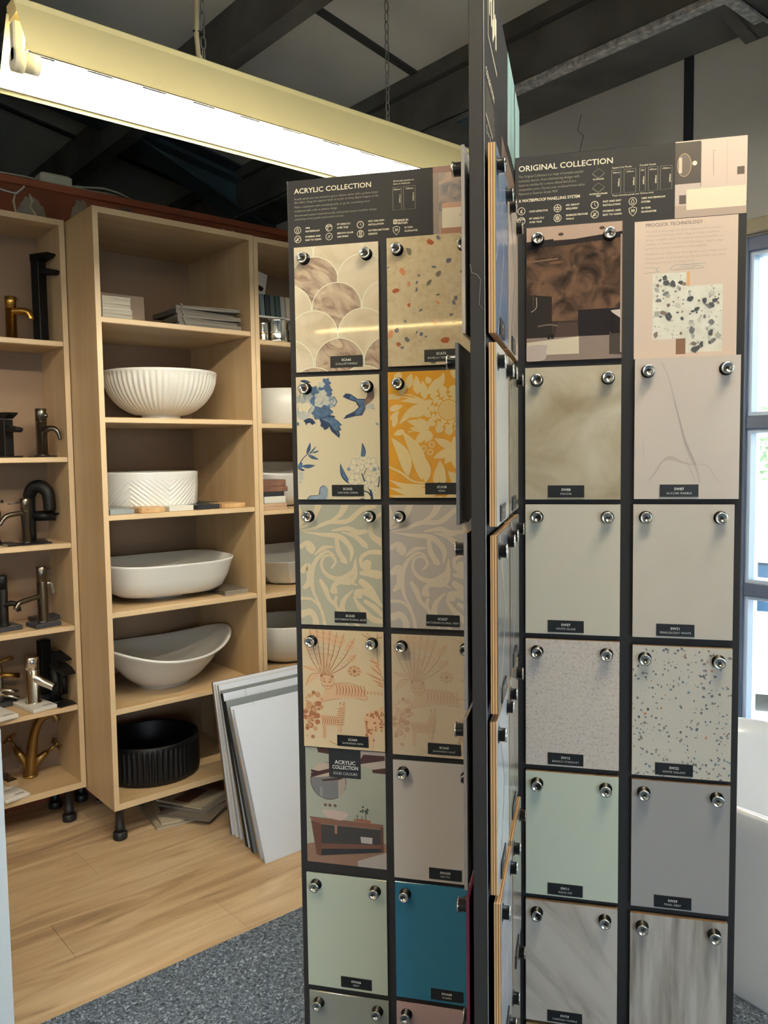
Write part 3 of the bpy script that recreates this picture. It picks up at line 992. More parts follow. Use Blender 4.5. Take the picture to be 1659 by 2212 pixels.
text_obj('body_text', [dict(s=s, size=0.0062, x=x, z=z - .002, y=YT - 0.0002, width=w) for s, (x, z, w) in zip(pt, pz)], mat('faint grey ink', '#b9a797', 0.5), br)
text_obj('title_text', [dict(s='PROCLICK TECHNOLOGY', size=0.0088, x=.2534, z=1.9190, y=YT - 0.0002, bold=0.004, width=.100)], mat('slate ink', '#5d5550', 0.5), br)
P = metre_print(0.2335, 0.4150, 1.6745, 1.9300, YT - 0.0003)
li = mat('line ink', '#8f9a90', 0.5)
P.stroke([(.2520, -1.8435), (.268, -1.8435), (.272, -1.8405), (.277, -1.8440), (.273, -1.8375), (.279, -1.8350)], .0007, li); P.stroke([(.2520, -1.8335), (.272, -1.8350), (.277, -1.8360)], .0007, li)
P.stroke([(.2985, -1.8400), (.302, -1.8440), (.310, -1.8460), (.360, -1.8460)], .0007, li); P.stroke([(.2985, -1.8400), (.304, -1.8375), (.352, -1.8375), (.354, -1.8400), (.344, -1.8430), (.338, -1.8400)], .0007, li)
for i in range(9):
    P.stroke([(.312 + .003 * i, -1.8380), (.318 + .003 * i, -1.8455)], .0004, li)
P.build('printed_diagram', br)

# --- front board header, read at a grazing angle on its right-hand face
def on_face(o):
    """lettering drawn on the x-z plane turned on to the +x face of the front board"""
    me = o.data
    for v in me.vertices:
        x, y, z = v.co
        v.co = (-y + 0.0, x, z)
    me.update()
    return o
XF = -(0.0090 + 0.0010)
o = text_obj('title_text', [dict(s='COLLECTION', size=0.0150, x=-.489, z=2.022, y=XF, bold=0.02, width=.107)], ink, bf); on_face(o)
P = metre_print(-.51, -.0125, 1.934, 2.205, XF + 0.0006)
P.stroke([(-.453, -2.25), (-.453, -2.088), (-.333, -2.084)], .0045, ink, smooth=False)
P.stroke([(-.486, -1.969), (-.397, -1.966)], .003, ink, smooth=False)
random.seed(3)
for i in range(6):
    P.stroke([(-.489, -2.010 + .0072 * i), (-.489 + random.uniform(.10, .135), -2.009 + .0072 * i)], .0016, ink_d, smooth=False)
for x in (-.475, -.43, -.39):
    for z in (1.951,):
        P.disc(x, -z, .006, ink); P.disc(x, -z, .005, hdr_m)
        P.stroke([(x + .012, -z), (x + .030, -z)], .002, ink, smooth=False)
P.rect(-.265, -2.020, -.0125, -1.934, noisemat('brown room print', ('#5b4a42', '#7d675b', '#9c8577'), 22, rough=0.4))
o = P.build('printed_panel', bf)
for v in o.data.vertices:
    x, y, z = v.co
    v.co = (-y, x, z)
caps = []
random.seed(12)
mb = MB()
for i, (x, h, z) in enumerate(((-.437, .05, 2.125), (-.425, .022, 2.150), (-.413, .060, 2.120), (-.395, .03, 2.108), (-.383, .055, 2.118), (-.365, .03, 2.130), (-.352, .045, 2.115))):
    mb.box(.0092, .0100, x, x + .006, z, z + h)
mb.build('logo_strokes', ink, bf)
# teal and white figured print on the rear board's header
teal = noisemat('teal streaked print', ('#5d8486', '#86b0b0', '#b5d3d0', '#e9f0ea'), 5.0, (1, 16, 0.5), rough=0.35, distort=1.0, lo=0.32, hi=0.66)
MB().box(.0091, .0098, -.150, -.014, 2.045, 2.204).build('printed_strip', teal, bf)
MB().box(.0091, .0098, .014, .111, 1.934, 2.204).build('printed_strip', teal, bb)

# ------------------------------------------------------------------ sample panels
ply = plymat()
mdf = mat('mdf edge', '#8d6f52', 0.7)
_bolt = {}
def bolt_mesh():
    if not _bolt:
        _bolt['b'] = MB().lathe([(0.0001, 0.0), (0.0125, 0.0), (0.0125, 0.0012), (0.0096, 0.0014), (0.0096, 0.0150), (0.0001, 0.0152)], 20).mesh('standoff_bolt', [black_m])
        _bolt['c'] = MB().m(0).lathe([(0.0093, 0.0150), (0.0108, 0.0156), (0.0112, 0.0172), (0.0105, 0.0184), (0.0092, 0.0187), (0.0086, 0.0184), (0.0030, 0.0184), (0.0028, 0.0165)], 22).m(1).lathe([(0.0028, 0.0165), (0.0001, 0.0165)], 22).mesh('cap', [chrome, dark_chrome])
    return _bolt
def bolt(parent, x, y, z):
    B = bolt_mesh()
    o = put('standoff_bolt', B['b'], parent, (x, y, z), (math.pi / 2, 0, 0))
    c = put('cap', B['c'], o)
    return o

SW_, SH = 0.180, 0.256
frames = {'L': (0.0, lambda s: (s, FY)), 'R': (0.0, lambda s: (s, FY)), 'F': (math.pi / 2, lambda s: (0.009, s)), 'B': (-math.pi / 2, lambda s: (-0.011, -s))}
random.seed(77)
def sample(side, s0, ztop, label, face, code=None, sub=None, w=SW_, h=SH, thick=None, gap=0.003, draw=None, space=None, bolts=True, jit=1.0, u=None, out=0.0, tilt=0.0, edge=None, name='cladding_sample', grp=None):
    thick = thick if thick is not None else {'L': 0.004, 'R': 0.0105, 'F': 0.0108, 'B': 0.005}[side]
    ra, fn = frames[side]
    if side == 'F': gap = 0.005
    jx, jz, jr = random.uniform(-.0012, .0012) * jit, random.uniform(-.0012, .0012) * jit, random.uniform(-.004, .004) * jit
    px, py = fn(s0 + w / 2 + jx)
    loc = Matrix.Rotation(AZ, 3, 'Z') @ Vector((px, py, 0)) + HC
    t = thing(name, label, 'cladding sample', (loc.x, loc.y, ztop - h + jz), AZ + ra, grp)
    if tilt:
        t.rotation_euler = (tilt, 0, AZ + ra)
    yb = -gap - out
    yf = yb - thick
    if side in 'RF' and edge is None:
        MB().box(-w / 2, w / 2, yf + 0.0006, yb, 0, h, 0.0004).build('core', ply, t)
        MB().box(-w / 2, w / 2, yf, yf + 0.0006, 0, h).build('face', face, t)
    else:
        MB().m(0).box(-w / 2, w / 2, yf, yb, 0, h, 0.0004).build('panel', face if edge is None else edge, t)
        if edge is not None:
            MB().box(-w / 2 + .0006, w / 2 - .0006, yf - .0002, yf, 0.0006, h - .0006).build('face', face, t)
    if draw:
        P = Print(space or (0, 100, 0, 142), (-w / 2 + .0004, w / 2 - .0004, .0004, h - .0004), yf - 0.0003)
        draw(P)
        P.build('printed_design', t)
    if code:
        cu = (u if u is not None else {'L': 0.02, 'R': -0.012, 'F': -0.015, 'B': 0.0}[side])
        sz = 0.007 if side == 'L' else 0.004
        sw2, shh = 0.0345, 0.0235
        st = MB().box(cu - sw2, cu + sw2, yf - 0.0020, yf - 0.0002, sz, sz + shh).build('label_sticker', label_m, t)
        text_obj('label_text', [dict(s=code, size=0.0068, x=cu, z=sz + 0.0128, y=yf - 0.0024, align='CENTER', bold=0.03, spacing=1.05),
                                dict(s=sub, size=0.0056, x=cu, z=sz + 0.0052, y=yf - 0.0024, align='CENTER', spacing=1.05)], ink_w, st)
    if bolts:
        for f in (0.125, 0.865):
            bo = bolt(t, (f - 0.5) * w, yf - 0.0001, h - 0.0245)
            bo.scale = (1, 1, {'F': 0.62, 'B': 0.85}.get(side, 1.0))
    return t

# ------------------------------------------------------------------ printed designs
G = dict(rough=0.10, coat=0.0, spec=0.5)
def gl(name, col, rough=0.04, var=0.0, scale=6):
    return mat(name, lighter(col, 1.10), rough, spec=0.5, var=var, scale=scale)
mar_c = noisemat('cream marble print', ('#cdb99a', '#dccbad', '#e4d5b9', '#e8dcc4'), 11, rough=0.04, distort=1.2)
mar_b = noisemat('taupe marble print', ('#83695a', '#ab937f', '#c6b097', '#dccaae'), 15, (1, 1, 2.2), rough=0.04, distort=2.0, rot=(0, 0.6, 0))
grout_l = gl('pale grout print', '#e0d6c0')
def d_scallop(P):
    rows = [(828, (265, 690), (1, 0)), (585, (50, 480, 910), (0, 0, 0))]
    seq = [(340, (260, 690), 'cc'), (590, (45, 480, 915), 'ccc'), (828, (262, 690), 'bc'), (1066, (20, 462, 905), 'ccc'), (1066, (462,), 'b'), (1305, (250, 690), 'cc'), (1560, (30, 478, 915), 'cbb'), (1812, (250, 690), 'bc')]
    for top, cs, k in seq:
        for c, q in zip(cs, k):
            P.disc(c, top + 217, 221, grout_l, n=48)
            P.disc(c, top + 217, 213, mar_b if q == 'b' else mar_c, n=48)
tz_b = noisemat('beige terrazzo print', ('#cdb791', '#d8c5a1', '#ddcca9'), 90, rough=0.04)
tc = [gl('rust chip print', '#a85f3d'), gl('slate chip print', '#6c6a72'), gl('grey chip print', '#77705f'), gl('pink chip print', '#c98a63')]
def d_terrazzo(P):
    L = [(1093, 815, 26, 2), (1280, 748, 26, 0), (1355, 715, 18, 1), (1445, 918, 20, 1), (1034, 988, 27, 3), (1315, 965, 15, 1), (1180, 1028, 12, 1), (1353, 1025, 22, 2), (1088, 1097, 18, 3), (1160, 1088, 12, 1), (1272, 1095, 24, 2), (968, 1148, 24, 0), (1158, 1152, 16, 1),
         (1350, 1205, 14, 2), (1345, 1270, 16, 3), (1088, 1280, 14, 0), (1503, 1245, 18, 1), (1488, 1278, 18, 1), (1193, 1330, 15, 1), (1465, 1382, 14, 1), (1052, 1420, 13, 1), (1315, 1450, 18, 3), (1487, 1450, 10, 1), (975, 1497, 20, 1), (918, 1530, 26, 3), (1155, 1520, 11, 1), (1200, 1540, 16, 1), (1066, 1580, 20, 1), (992, 1618, 17, 0), (1412, 1600, 28, 0), (1022, 1648, 12, 1), (1237, 1562, 9, 1), (1560, 1015, 18, 2), (905, 942, 9, 1), (1305, 1780, 20, 2), (1560, 690, 14, 1), (1600, 830, 20, 0), (1640, 1180, 18, 1), (1620, 1400, 22, 3), (1640, 1620, 16, 2), (1600, 1000, 12, 0)]
    random.seed(5)
    for a, b_, r, k in L:
        chip(P, a, b_, r * 1.4, tc[k], random.uniform(1.1, 1.9))
    for i in range(60):
        chip(P, random.uniform(890, 1680), random.uniform(690, 1800), random.uniform(2, 6), random.choice(tc[2:] + [gl('sand fleck print', '#d8c7a3')]), 1.2)
bl_d, bl_m, bl_l = gl('deep blue ink', '#2a3956'), gl('china blue ink', '#4a6280', var=0.3, scale=120), gl('pale blue ink', '#b3b3a8', var=0.14, scale=90)
cream_i, brown_i = gl('cream flower ink', '#d3c7a8'), gl('mauve brown ink', '#6f5a52', var=0.2, scale=90)
mid_b = gl('mid blue ink', '#8593a0', var=0.2, scale=90)
def flower5(P, x, y, r):
    for k in range(5):
        q = k * 1.2566 + 0.3
        P.disc(x + r * .62 * math.cos(q), y + r * .62 * math.sin(q), r * .50, mid_b, n=14)
        P.disc(x + r * .62 * math.cos(q), y + r * .62 * math.sin(q), r * .45, cream_i, n=14)
    P.disc(x, y, r * .4, cream_i, n=12)
    for k in range(4):
        q = k * 1.6 + .2
        P.stroke([(x, y), (x + r * .3 * math.cos(q), y + r * .3 * math.sin(q))], r * .05, bl_d)
def d_china(P):
    # peony
    P.stroke([(185, -120), (250, 20), (330, 130)], [14, 22], bl_d)
    P.leaf((110, -110), (300, -80), 50, bl_d)
    for x, y, r, m in ((590, 60, 75, bl_m), (600, 120, 60, bl_m), (660, 250, 85, mid_b), (330, 90, 110, bl_m), (540, 420, 120, bl_m), (420, 430, 110, bl_m), (480, 340, 110, bl_m), (300, 200, 120, bl_m), (560, -60, 80, bl_m), (480, 30, 60, bl_m)):
        P.blob([(x + r * (1 + .16 * (-1) ** k) * math.cos(k * .5236), y + r * (1 + .16 * (-1) ** k) * math.sin(k * .5236)) for k in range(12)], m, 3)
    for x, y, r, m in ((150, 60, 120, bl_l), (230, 150, 90, bl_l), (100, 220, 110, bl_l), (200, 340, 140, bl_l), (120, 440, 110, bl_l), (470, 190, 120, bl_l), (440, 260, 90, bl_l), (500, 110, 70, bl_l), (560, 260, 60, bl_l), (80, 330, 90, cream_i), (200, 330, 90, cream_i), (120, 90, 70, cream_i), (680, 255, 45, bl_l), (480, -40, 60, bl_l), (200, 480, 60, bl_l)):
        P.blob([(x + r * (1 + .12 * (-1) ** k) * math.cos(k * .6283), y + r * .85 * (1 + .12 * (-1) ** k) * math.sin(k * .6283)) for k in range(10)], m, 3)
    for pts in (((60, 40), (110, 100), (90, 180)), ((150, 60), (165, 140), (190, 230)), ((330, 300), (260, 380), (250, 440)), ((430, 70), (370, 170), (350, 250)), ((520, 200), (480, 270), (420, 290)), ((70, 300), (60, 380), (100, 430)), ((410, 400), (500, 430), (580, 420)), ((640, 200), (690, 240), (640, 290))):
        P.stroke(list(pts), [3, 11, 3], bl_m)
    for pts in (((560, 10), (640, 30), (650, 120), (620, 160)), ((640, 170), (700, 175), (745, 255), (690, 330), (620, 345)), ((310, 470), (390, 530), (520, 510), (620, 440))):
        P.stroke(list(pts), 7, bl_d)
    # leaves under the peony
    P.poly([(150, 560), (190, 530), (260, 510), (320, 530), (370, 600), (330, 610), (310, 630), (270, 590), (215, 600), (205, 640), (180, 580)], bl_d)
    P.poly([(40, 570), (80, 590), (78, 620), (40, 640)], bl_m)
    lf = [(430, 530), (470, 510), (560, 500), (600, 470), (680, 480), (715, 500), (690, 520), (760, 570), (825, 640), (780, 660), (815, 720), (770, 735), (790, 800), (775, 855), (720, 810), (640, 740), (600, 660), (585, 690), (520, 720), (500, 680), (450, 650), (460, 600)]
    P.poly(lf, bl_d)
    P.poly([(470, 520), (560, 505), (640, 500), (690, 520), (760, 580), (810, 640), (770, 655), (790, 715), (750, 730), (700, 720), (640, 650), (600, 600), (540, 580)], bl_m)
    P.stroke([(480, 530), (600, 570), (690, 680), (760, 800)], [6, 3], mid_b)
    # swallow
    P.poly([(845, 172), (900, 120), (985, 135), (1100, 215), (1225, 220), (1240, 290), (1230, 380), (1200, 440), (1170, 490), (1070, 495), (850, 542), (900, 480), (1040, 420), (1120, 350), (1080, 300), (1075, 270), (985, 240), (900, 205)], bl_d)
    P.poly([(985, 150), (1090, 225), (1215, 235), (1225, 330), (1190, 420), (1150, 470), (1060, 475), (1060, 430), (1150, 350), (1110, 290), (1080, 250), (960, 215)], bl_m)
    P.blob([(1255, 30), (1330, -10), (1375, 100), (1380, 200), (1330, 265), (1250, 320), (1225, 370), (1225, 240), (1265, 160)], brown_i)
    P.blob([(1240, 330), (1310, 295), (1375, 320), (1380, 360), (1330, 380), (1250, 375)], bl_l)
    P.stroke([(1340, 372), (1395, 392)], 6, bl_d)
    # sprig left
    P.stroke([(60, 1290), (130, 1190), (210, 1120), (330, 1085)], [16, 8], bl_d)
    for a, b_, w in (((200, 1115), (268, 915), 58), ((220, 1125), (415, 1205), 52), ((110, 1315), (348, 1302), 62), ((250, 1100), (370, 980), 26), ((300, 1090), (425, 1055), 26)):
        P.leaf(a, b_, w, bl_d, .04); P.leaf(a, b_, w * .6, bl_m, .04)
    P.blob([(40, 1300), (110, 1250), (120, 1330), (60, 1380)], bl_m)
    P.leaf((80, 1370), (165, 1385), 34, bl_d)
    for x, y, r in ((95, 1440, 40), (90, 1510, 42), (80, 1580, 26)):
        P.disc(x, y, r, bl_l); P.stroke([(x - r, y), (x, y + r * .8), (x + r * .8, y)], 4, mid_b)
    # blossom branch right
    P.stroke([(1320, 1870), (1300, 1740), (1200, 1570), (1150, 1440)], [46, 14], bl_d)
    P.stroke([(1330, 1860), (1240, 1750), (1060, 1730)], [30, 10], bl_d)
    P.stroke([(1360, 1760), (1440, 1620), (1440, 1340)], [24, 10], bl_d)
    P.stroke([(1180, 1480), (1250, 1330)], 10, bl_d)
    P.leaf((1150, 1230), (1165, 935), 78, bl_d, .10); P.leaf((1150, 1220), (1163, 960), 50, bl_m, .10)
    P.leaf((950, 1620), (785, 1270), 84, bl_d, -.10); P.leaf((945, 1600), (790, 1290), 54, bl_m, -.10)
    for x, y, r in ((1070, 1310, 120), (1310, 1290, 105), (1030, 1550, 105), (1310, 1590, 115), (1180, 1230, 70), (1400, 1450, 70), (1190, 1640, 70), (1380, 1720, 60)):
        flower5(P, x, y, r)
    P.disc(930, 1370, 30, mid_b); P.disc(1370, 1380, 34, mid_b)
    # butterfly
    P.blob([(400, 1800), (430, 1680), (500, 1640), (560, 1700), (540, 1860), (440, 1880)], mid_b)
    P.blob([(200, 1880), (240, 1820), (380, 1810), (420, 1880)], mid_b)
    P.stroke([(210, 1870), (250, 1815), (400, 1800), (430, 1680), (500, 1640)], 9, bl_d)
    P.disc(1160, 1880, 50, bl_d, 22)
    P.leaf((1400, 620), (1460, 650), 40, mid_b)
yel = gl('mustard yellow print', '#d2972f', var=0.05, scale=5)
ylf = gl('straw leaf print', '#d8c08a')
def d_fern(P):
    lv = [((905, 120), (850, 200), 60, 0), ((960, 250), (990, 130), 60, 0), ((1040, 300), (1030, 150), 62, 0), ((1100, 340), (1080, 190), 60, 0), ((1120, 300), (1260, 150), 70, 0), ((1140, 215), (1110, 160), 50, 0), ((1220, 250), (1250, 130), 44, 0), ((1380, 180), (1300, 100), 70, 0),
          ((890, 290), (960, 210), 50, 0), ((1130, 370), (900, 350), 44, .05), ((1120, 372), (885, 540), 62, .08), ((1120, 374), (970, 480), 70, -.1), ((800, 300), (900, 330), 40, 0), ((810, 420), (920, 385), 50, 0), ((815, 500), (890, 430), 44, 0), ((840, 560), (870, 450), 44, 0),
          ((1120, 580), (950, 510), 60, .06), ((1130, 575), (1040, 490), 54, 0), ((1125, 590), (970, 570), 46, 0), ((1125, 590), (1010, 700), 66, 0), ((1130, 590), (1100, 690), 66, -.1), ((930, 590), (840, 620), 46, 0),
          ((1330, 740), (1170, 655), 62, 0), ((1330, 745), (1160, 815), 66, 0), ((1335, 735), (1330, 640), 50, 0), ((1340, 750), (1250, 860), 70, 0), ((1345, 750), (1335, 900), 80, 0), ((1345, 735), (1420, 690), 46, 0)]
    P.stroke([(800, 330), (900, 315), (1000, 330), (1130, 370)], [14, 8], ylf)
    P.stroke([(900, 290), (1000, 310), (1130, 368)], [10, 8], ylf)
    P.stroke([(1130, 575), (1080, 580), (960, 600)], 9, ylf)
    P.stroke([(1190, 800), (1260, 760), (1420, 730)], [10, 12], ylf)
    for a, b_, w, bd in lv:
        P.leaf(a, b_, w * 1.05, ylf, bd)
    # rose: rings of petals
    cx_, cy_ = 1285, 430
    for R, n, w, l, ph in ((170, 13, 66, 92, 0.1), (128, 11, 60, 80, .4), (95, 10, 50, 60, .1)):
        P.disc(cx_, cy_, R + 20 if R < 170 else 150, yel)
        for k in range(n):
            q = 6.2832 * k / n + ph
            c, s = math.cos(q), math.sin(q)
            P.blob([(cx_ + (R - l * .4) * c - w * .3 * s, cy_ + (R - l * .4) * s + w * .3 * c), (cx_ + R * c - w * .5 * s, cy_ + R * s + w * .5 * c), (cx_ + (R + l * .35) * c, cy_ + (R + l * .35) * s), (cx_ + R * c + w * .5 * s, cy_ + R * s - w * .5 * c), (cx_ + (R - l * .4) * c + w * .3 * s, cy_ + (R - l * .4) * s - w * .3 * c)], ylf, 3)
    P.disc(cx_, cy_, 84, yel); P.disc(cx_, cy_, 76, ylf)
    for i in range(5):
        for k in range(1 if i == 0 else 6 * i):
            q = 6.2832 * k / max(1, 6 * i) + i
            P.disc(cx_ + 15 * i * math.cos(q), cy_ + 15 * i * math.sin(q), 4.4, yel, n=8)
    # big curved leaves at the bottom
    for a, b_, w, bd in (((960, 960), (820, 640), 100, .10), ((1070, 990), (910, 590), 110, .10), ((1100, 1010), (1075, 790), 74, .08), ((1170, 1020), (1215, 830), 90, .12), ((1240, 1040), (1190, 880), 60, .1), ((1400, 1120), (1275, 920), 110, .12), ((1340, 1060), (1300, 960), 60, .1)):
        P.leaf(a, b_, w, ylf, bd)
    P.stroke([(800, 880), (900, 930), (1000, 1000), (1120, 1015)], [14, 18, 10], ylf)
    for a, b_, w, bd in (((1110, 1030), (800, 985), 52, -.12), ((1150, 1060), (800, 1050), 60, -.10), ((1200, 1095), (800, 1115), 62, -.08), ((1250, 1125), (880, 1165), 56, -.06), ((1420, 1010), (1290, 1080), 40, 0), ((1420, 1100), (1240, 1140), 50, .05), ((1500, 1090), (1330, 1140), 50, .05)):
        P.leaf(a, b_, w, ylf, bd)
    for x, y in ((1085, 735), (1150, 705), (1138, 765)):
        P.disc(x, y, 25, ylf); P.disc(x, y, 15, yel)
    P.leaf((1600, 300), (1480, 200), 80, ylf); P.leaf((1640, 500), (1490, 450), 80, ylf); P.leaf((1640, 700), (1480, 780), 80, ylf); P.leaf((1620, 900), (1450, 960), 90, ylf); P.leaf((1620, 160), (1480, 130), 70, ylf)
def d_scroll(ground, fig):
    def f(P):
        def S_(pts, w):
            P.stroke(pts, w, fig, 8)
            for p, q in ((pts[0], w[0]), (pts[-1], w[-1])):
                if q > 14:
                    P.disc(p[0], p[1], q / 2, fig, n=14)
        S_([(540, 1620), (520, 1720), (420, 1780), (320, 1760), (262, 1690), (275, 1610), (340, 1590), (378, 1640), (345, 1690)], [6, 48, 36, 24, 20, 24, 16])
        S_([(250, 2010), (190, 1900), (175, 1760), (210, 1640), (300, 1560), (375, 1590)], [8, 26, 40, 34, 26, 6])
        S_([(110, 1400), (260, 1420), (420, 1440), (510, 1540), (500, 1640)], [6, 26, 46, 40, 8])
        S_([(390, 1450), (400, 1540), (430, 1600), (460, 1640)], [30, 44, 40, 36]); P.disc(445, 1625, 26, fig)
        S_([(200, 1590), (280, 1530), (370, 1520)], [10, 36, 6])
        S_([(90, 1390), (200, 1370), (330, 1320), (480, 1310), (600, 1220), (700, 1180)], [8, 24, 34, 38, 40, 50])
        S_([(80, 1370), (170, 1330), (220, 1240), (250, 1150)], [12, 30, 46, 60])
        S_([(290, 1340), (420, 1260), (470, 1160)], [6, 40, 70])
        S_([(350, 1390), (480, 1370), (560, 1400), (640, 1390)], [10, 40, 46, 30])
        S_([(430, 1400), (540, 1430), (620, 1500), (640, 1520)], [8, 36, 46, 20])
        S_([(760, 1480), (680, 1420), (680, 1320), (760, 1250)], [60, 40, 30, 30])
        S_([(760, 1560), (660, 1560), (590, 1610), (600, 1680), (650, 1690), (660, 1640)], [40, 34, 30, 28, 30, 26]); P.disc(640, 1655, 34, fig)
        S_([(90, 1520), (150, 1490), (190, 1530), (180, 1560)], [40, 36, 40, 44]); P.disc(165, 1530, 34, fig)
        S_([(100, 1720), (150, 1690), (160, 1800), (110, 1860)], [46, 66, 60, 30])
        S_([(420, 1800), (500, 1800), (545, 1740), (545, 1600)], [50, 50, 26, 4])
        S_([(560, 1830), (470, 1800), (380, 1820), (345, 1880), (375, 1890)], [6, 36, 40, 34, 36]); P.disc(362, 1872, 28, fig)
        S_([(250, 1800), (290, 1870), (330, 1960), (480, 2100)], [30, 46, 30, 6])
        S_([(380, 1930), (370, 1990), (420, 2080), (470, 2160)], [24, 30, 22, 8])
        S_([(520, 1870), (440, 1960), (440, 2060), (560, 2160)], [6, 40, 46, 20])
        S_([(590, 1730), (660, 1730), (730, 1740)], [30, 60, 70])
        S_([(590, 1800), (660, 1860), (740, 1960)], [50, 60, 10])
        S_([(760, 2000), (660, 1900), (560, 1880), (545, 1920), (580, 1920)], [20, 60, 40, 30, 30]); P.disc(565, 1905, 26, fig)
        S_([(520, 1920), (580, 2010), (680, 2100), (760, 2120)], [8, 44, 50, 40])
        S_([(620, 1960), (700, 2010), (770, 2080)], [30, 46, 30])
        S_([(80, 1950), (180, 1960), (250, 2040), (280, 2170)], [30, 24, 22, 30])
        S_([(90, 2080), (160, 2060), (200, 2120), (200, 2200)], [60, 50, 50, 60])
        S_([(60, 1180), (100, 1300), (80, 1350)], [40, 46, 20])
    return f
sep_d, sep_m, sep_l = gl('sepia line', '#a06a4c'), gl('sepia wash', '#b98c68', var=0.15, scale=80), gl('sepia tint', '#cda985')
def d_safari(fade=0):
    if fade:
        D, M_, T_ = gl('faded sepia line', '#ac907a'), gl('faded sepia wash', '#b79e86', var=0.1, scale=80), gl('faded sepia tint', '#bda68c')
    else:
        D, M_, T_ = sep_d, sep_m, sep_l
    def f(P):
        random.seed(31)
        # fan palm
        for i, (tx, ty) in enumerate(((120, 130), (170, 40), (230, 20), (290, 30), (350, 40), (410, 60), (470, 70), (560, 110), (570, 250))):
            b_ = (265 + i * 9, 440)
            m_ = ((b_[0] + tx) / 2 + (tx - 300) * .08, (b_[1] + ty) / 2 + 10)
            P.stroke([b_, m_, (tx, ty)], [5, 7, 4], D)
            P.leaf(((b_[0] + tx * 2) / 3, (b_[1] + ty * 2) / 3), (tx, ty), 62, T_, .04)
            P.stroke([b_, m_, (tx, ty)], [4, 4, 3], D)
            for k in range(5):
                t = .45 + .11 * k
                x, y = b_[0] + (tx - b_[0]) * t, b_[1] + (ty - b_[1]) * t
                P.stroke([(x - 14, y - 8), (x + 16, y + 6)], 2.5, D)
        P.leaf((250, 430), (130, 540), 60, T_, .1); P.stroke([(250, 430), (180, 440), (130, 540)], 4, D)
        P.leaf((230, 400), (110, 380), 40, T_); P.stroke([(240, 420), (110, 370)], 3, D)
        for k in range(9):
            P.stroke([(262 + k * 9, 450), (230 + k * 16, 250)], 3.5, M_)
        # tiger lying
        P.blob([(270, 520), (260, 450), (310, 440), (365, 455), (370, 520), (330, 560)], T_)
        P.blob([(300, 540), (380, 505), (480, 505), (580, 525), (640, 580), (650, 640), (560, 630), (420, 635), (330, 660), (240, 690), (230, 660), (280, 610)], T_)
        for x in range(390, 630, 26):
            P.stroke([(x, 512), (x + 14, 560), (x + 4, 615)], [3, 8, 3], D)
        for y in (470, 490, 530):
            P.stroke([(275, y), (300, y + 8)], 5, D); P.stroke([(335, y + 8), (362, y)], 5, D)
        P.disc(297, 500, 7, D); P.disc(338, 500, 7, D); P.stroke([(310, 530), (318, 540), (328, 530)], 6, D)
        P.disc(270, 448, 12, D); P.disc(362, 450, 12, D)
        P.stroke([(270, 520), (262, 450), (310, 440), (365, 455), (372, 520), (330, 562), (290, 550), (270, 520)], 3, D)
        P.stroke([(370, 515), (480, 500), (580, 522), (650, 600), (650, 640), (560, 632)], 3, D)
        P.stroke([(640, 575), (720, 570), (790, 590)], [16, 12], T_)
        for x in (660, 690, 720, 750, 780):
            P.stroke([(x, 566), (x + 2, 590)], 5, D)
        P.stroke([(235, 688), (330, 660), (430, 640)], 3, D)
        # flower, twigs
        for k in range(8):
            P.blob([(553 + 20 * math.cos(k * .785), 395 + 20 * math.sin(k * .785)), (553 + 56 * math.cos(k * .785 - .3), 395 + 48 * math.sin(k * .785 - .3)), (553 + 56 * math.cos(k * .785 + .3), 395 + 48 * math.sin(k * .785 + .3))], M_, 3)
        P.disc(553, 395, 16, D)
        P.stroke([(750, 60), (745, 200), (760, 350), (800, 470)], 5, D)
        for a, b_ in (((800, 470), (640, 400)), ((790, 430), (680, 340)), ((780, 400), (690, 260)), ((800, 500), (700, 460)), ((770, 330), (670, 290)), ((800, 520), (740, 500))):
            P.leaf(a, b_, 26, T_); P.leaf(a, b_, 6, D)
        P.stroke([(620, 70), (700, 110), (790, 90)], 5, D); P.stroke([(660, 60), (720, 130)], 4, D)
        # tree clump
        for i in range(70):
            P.disc(random.gauss(170, 48), random.gauss(770, 70), random.uniform(8, 26), random.choice((M_, D, M_)), n=9)
        # zebra
        P.blob([(250, 800), (300, 785), (380, 795), (410, 740), (430, 690), (465, 700), (465, 760), (440, 850), (430, 930), (400, 930), (395, 890), (310, 880), (300, 990), (270, 990), (270, 880)], T_)
        for x in range(262, 400, 18):
            P.stroke([(x, 795), (x + 16, 840), (x + 6, 880)], [3, 7, 3], D)
        for y in range(720, 880, 20):
            P.stroke([(405, y + 14), (460, y)], 5, D)
        for y in range(890, 990, 16):
            P.stroke([(272, y), (302, y + 4)], 4, D)
        P.stroke([(425, 690), (430, 670)], 8, D); P.stroke([(455, 695), (462, 672)], 8, D)
        # giraffe rump
        P.blob([(810, 690), (740, 720), (660, 750), (625, 800), (640, 900), (660, 980), (690, 1070), (710, 1060), (710, 940), (760, 880), (820, 880)], T_)
        random.seed(9)
        for i in range(60):
            x, y = random.uniform(640, 800), random.uniform(735, 1000)
            if (y < 900 or x < 730):
                P.blob([(x + 9 * math.cos(q) * random.uniform(.7, 1.1), y + 10 * math.sin(q)) for q in (0, 1.2, 2.5, 3.8, 5)], D, 2)
        P.stroke([(640, 810), (650, 900), (645, 1000)], 5, D); P.blob([(632, 990), (660, 985), (655, 1050), (638, 1045)], D)
        P.stroke([(130, 980), (140, 990)], 5, D); P.stroke([(330, 1020), (420, 1050), (520, 1040)], 8, M_)
    return f

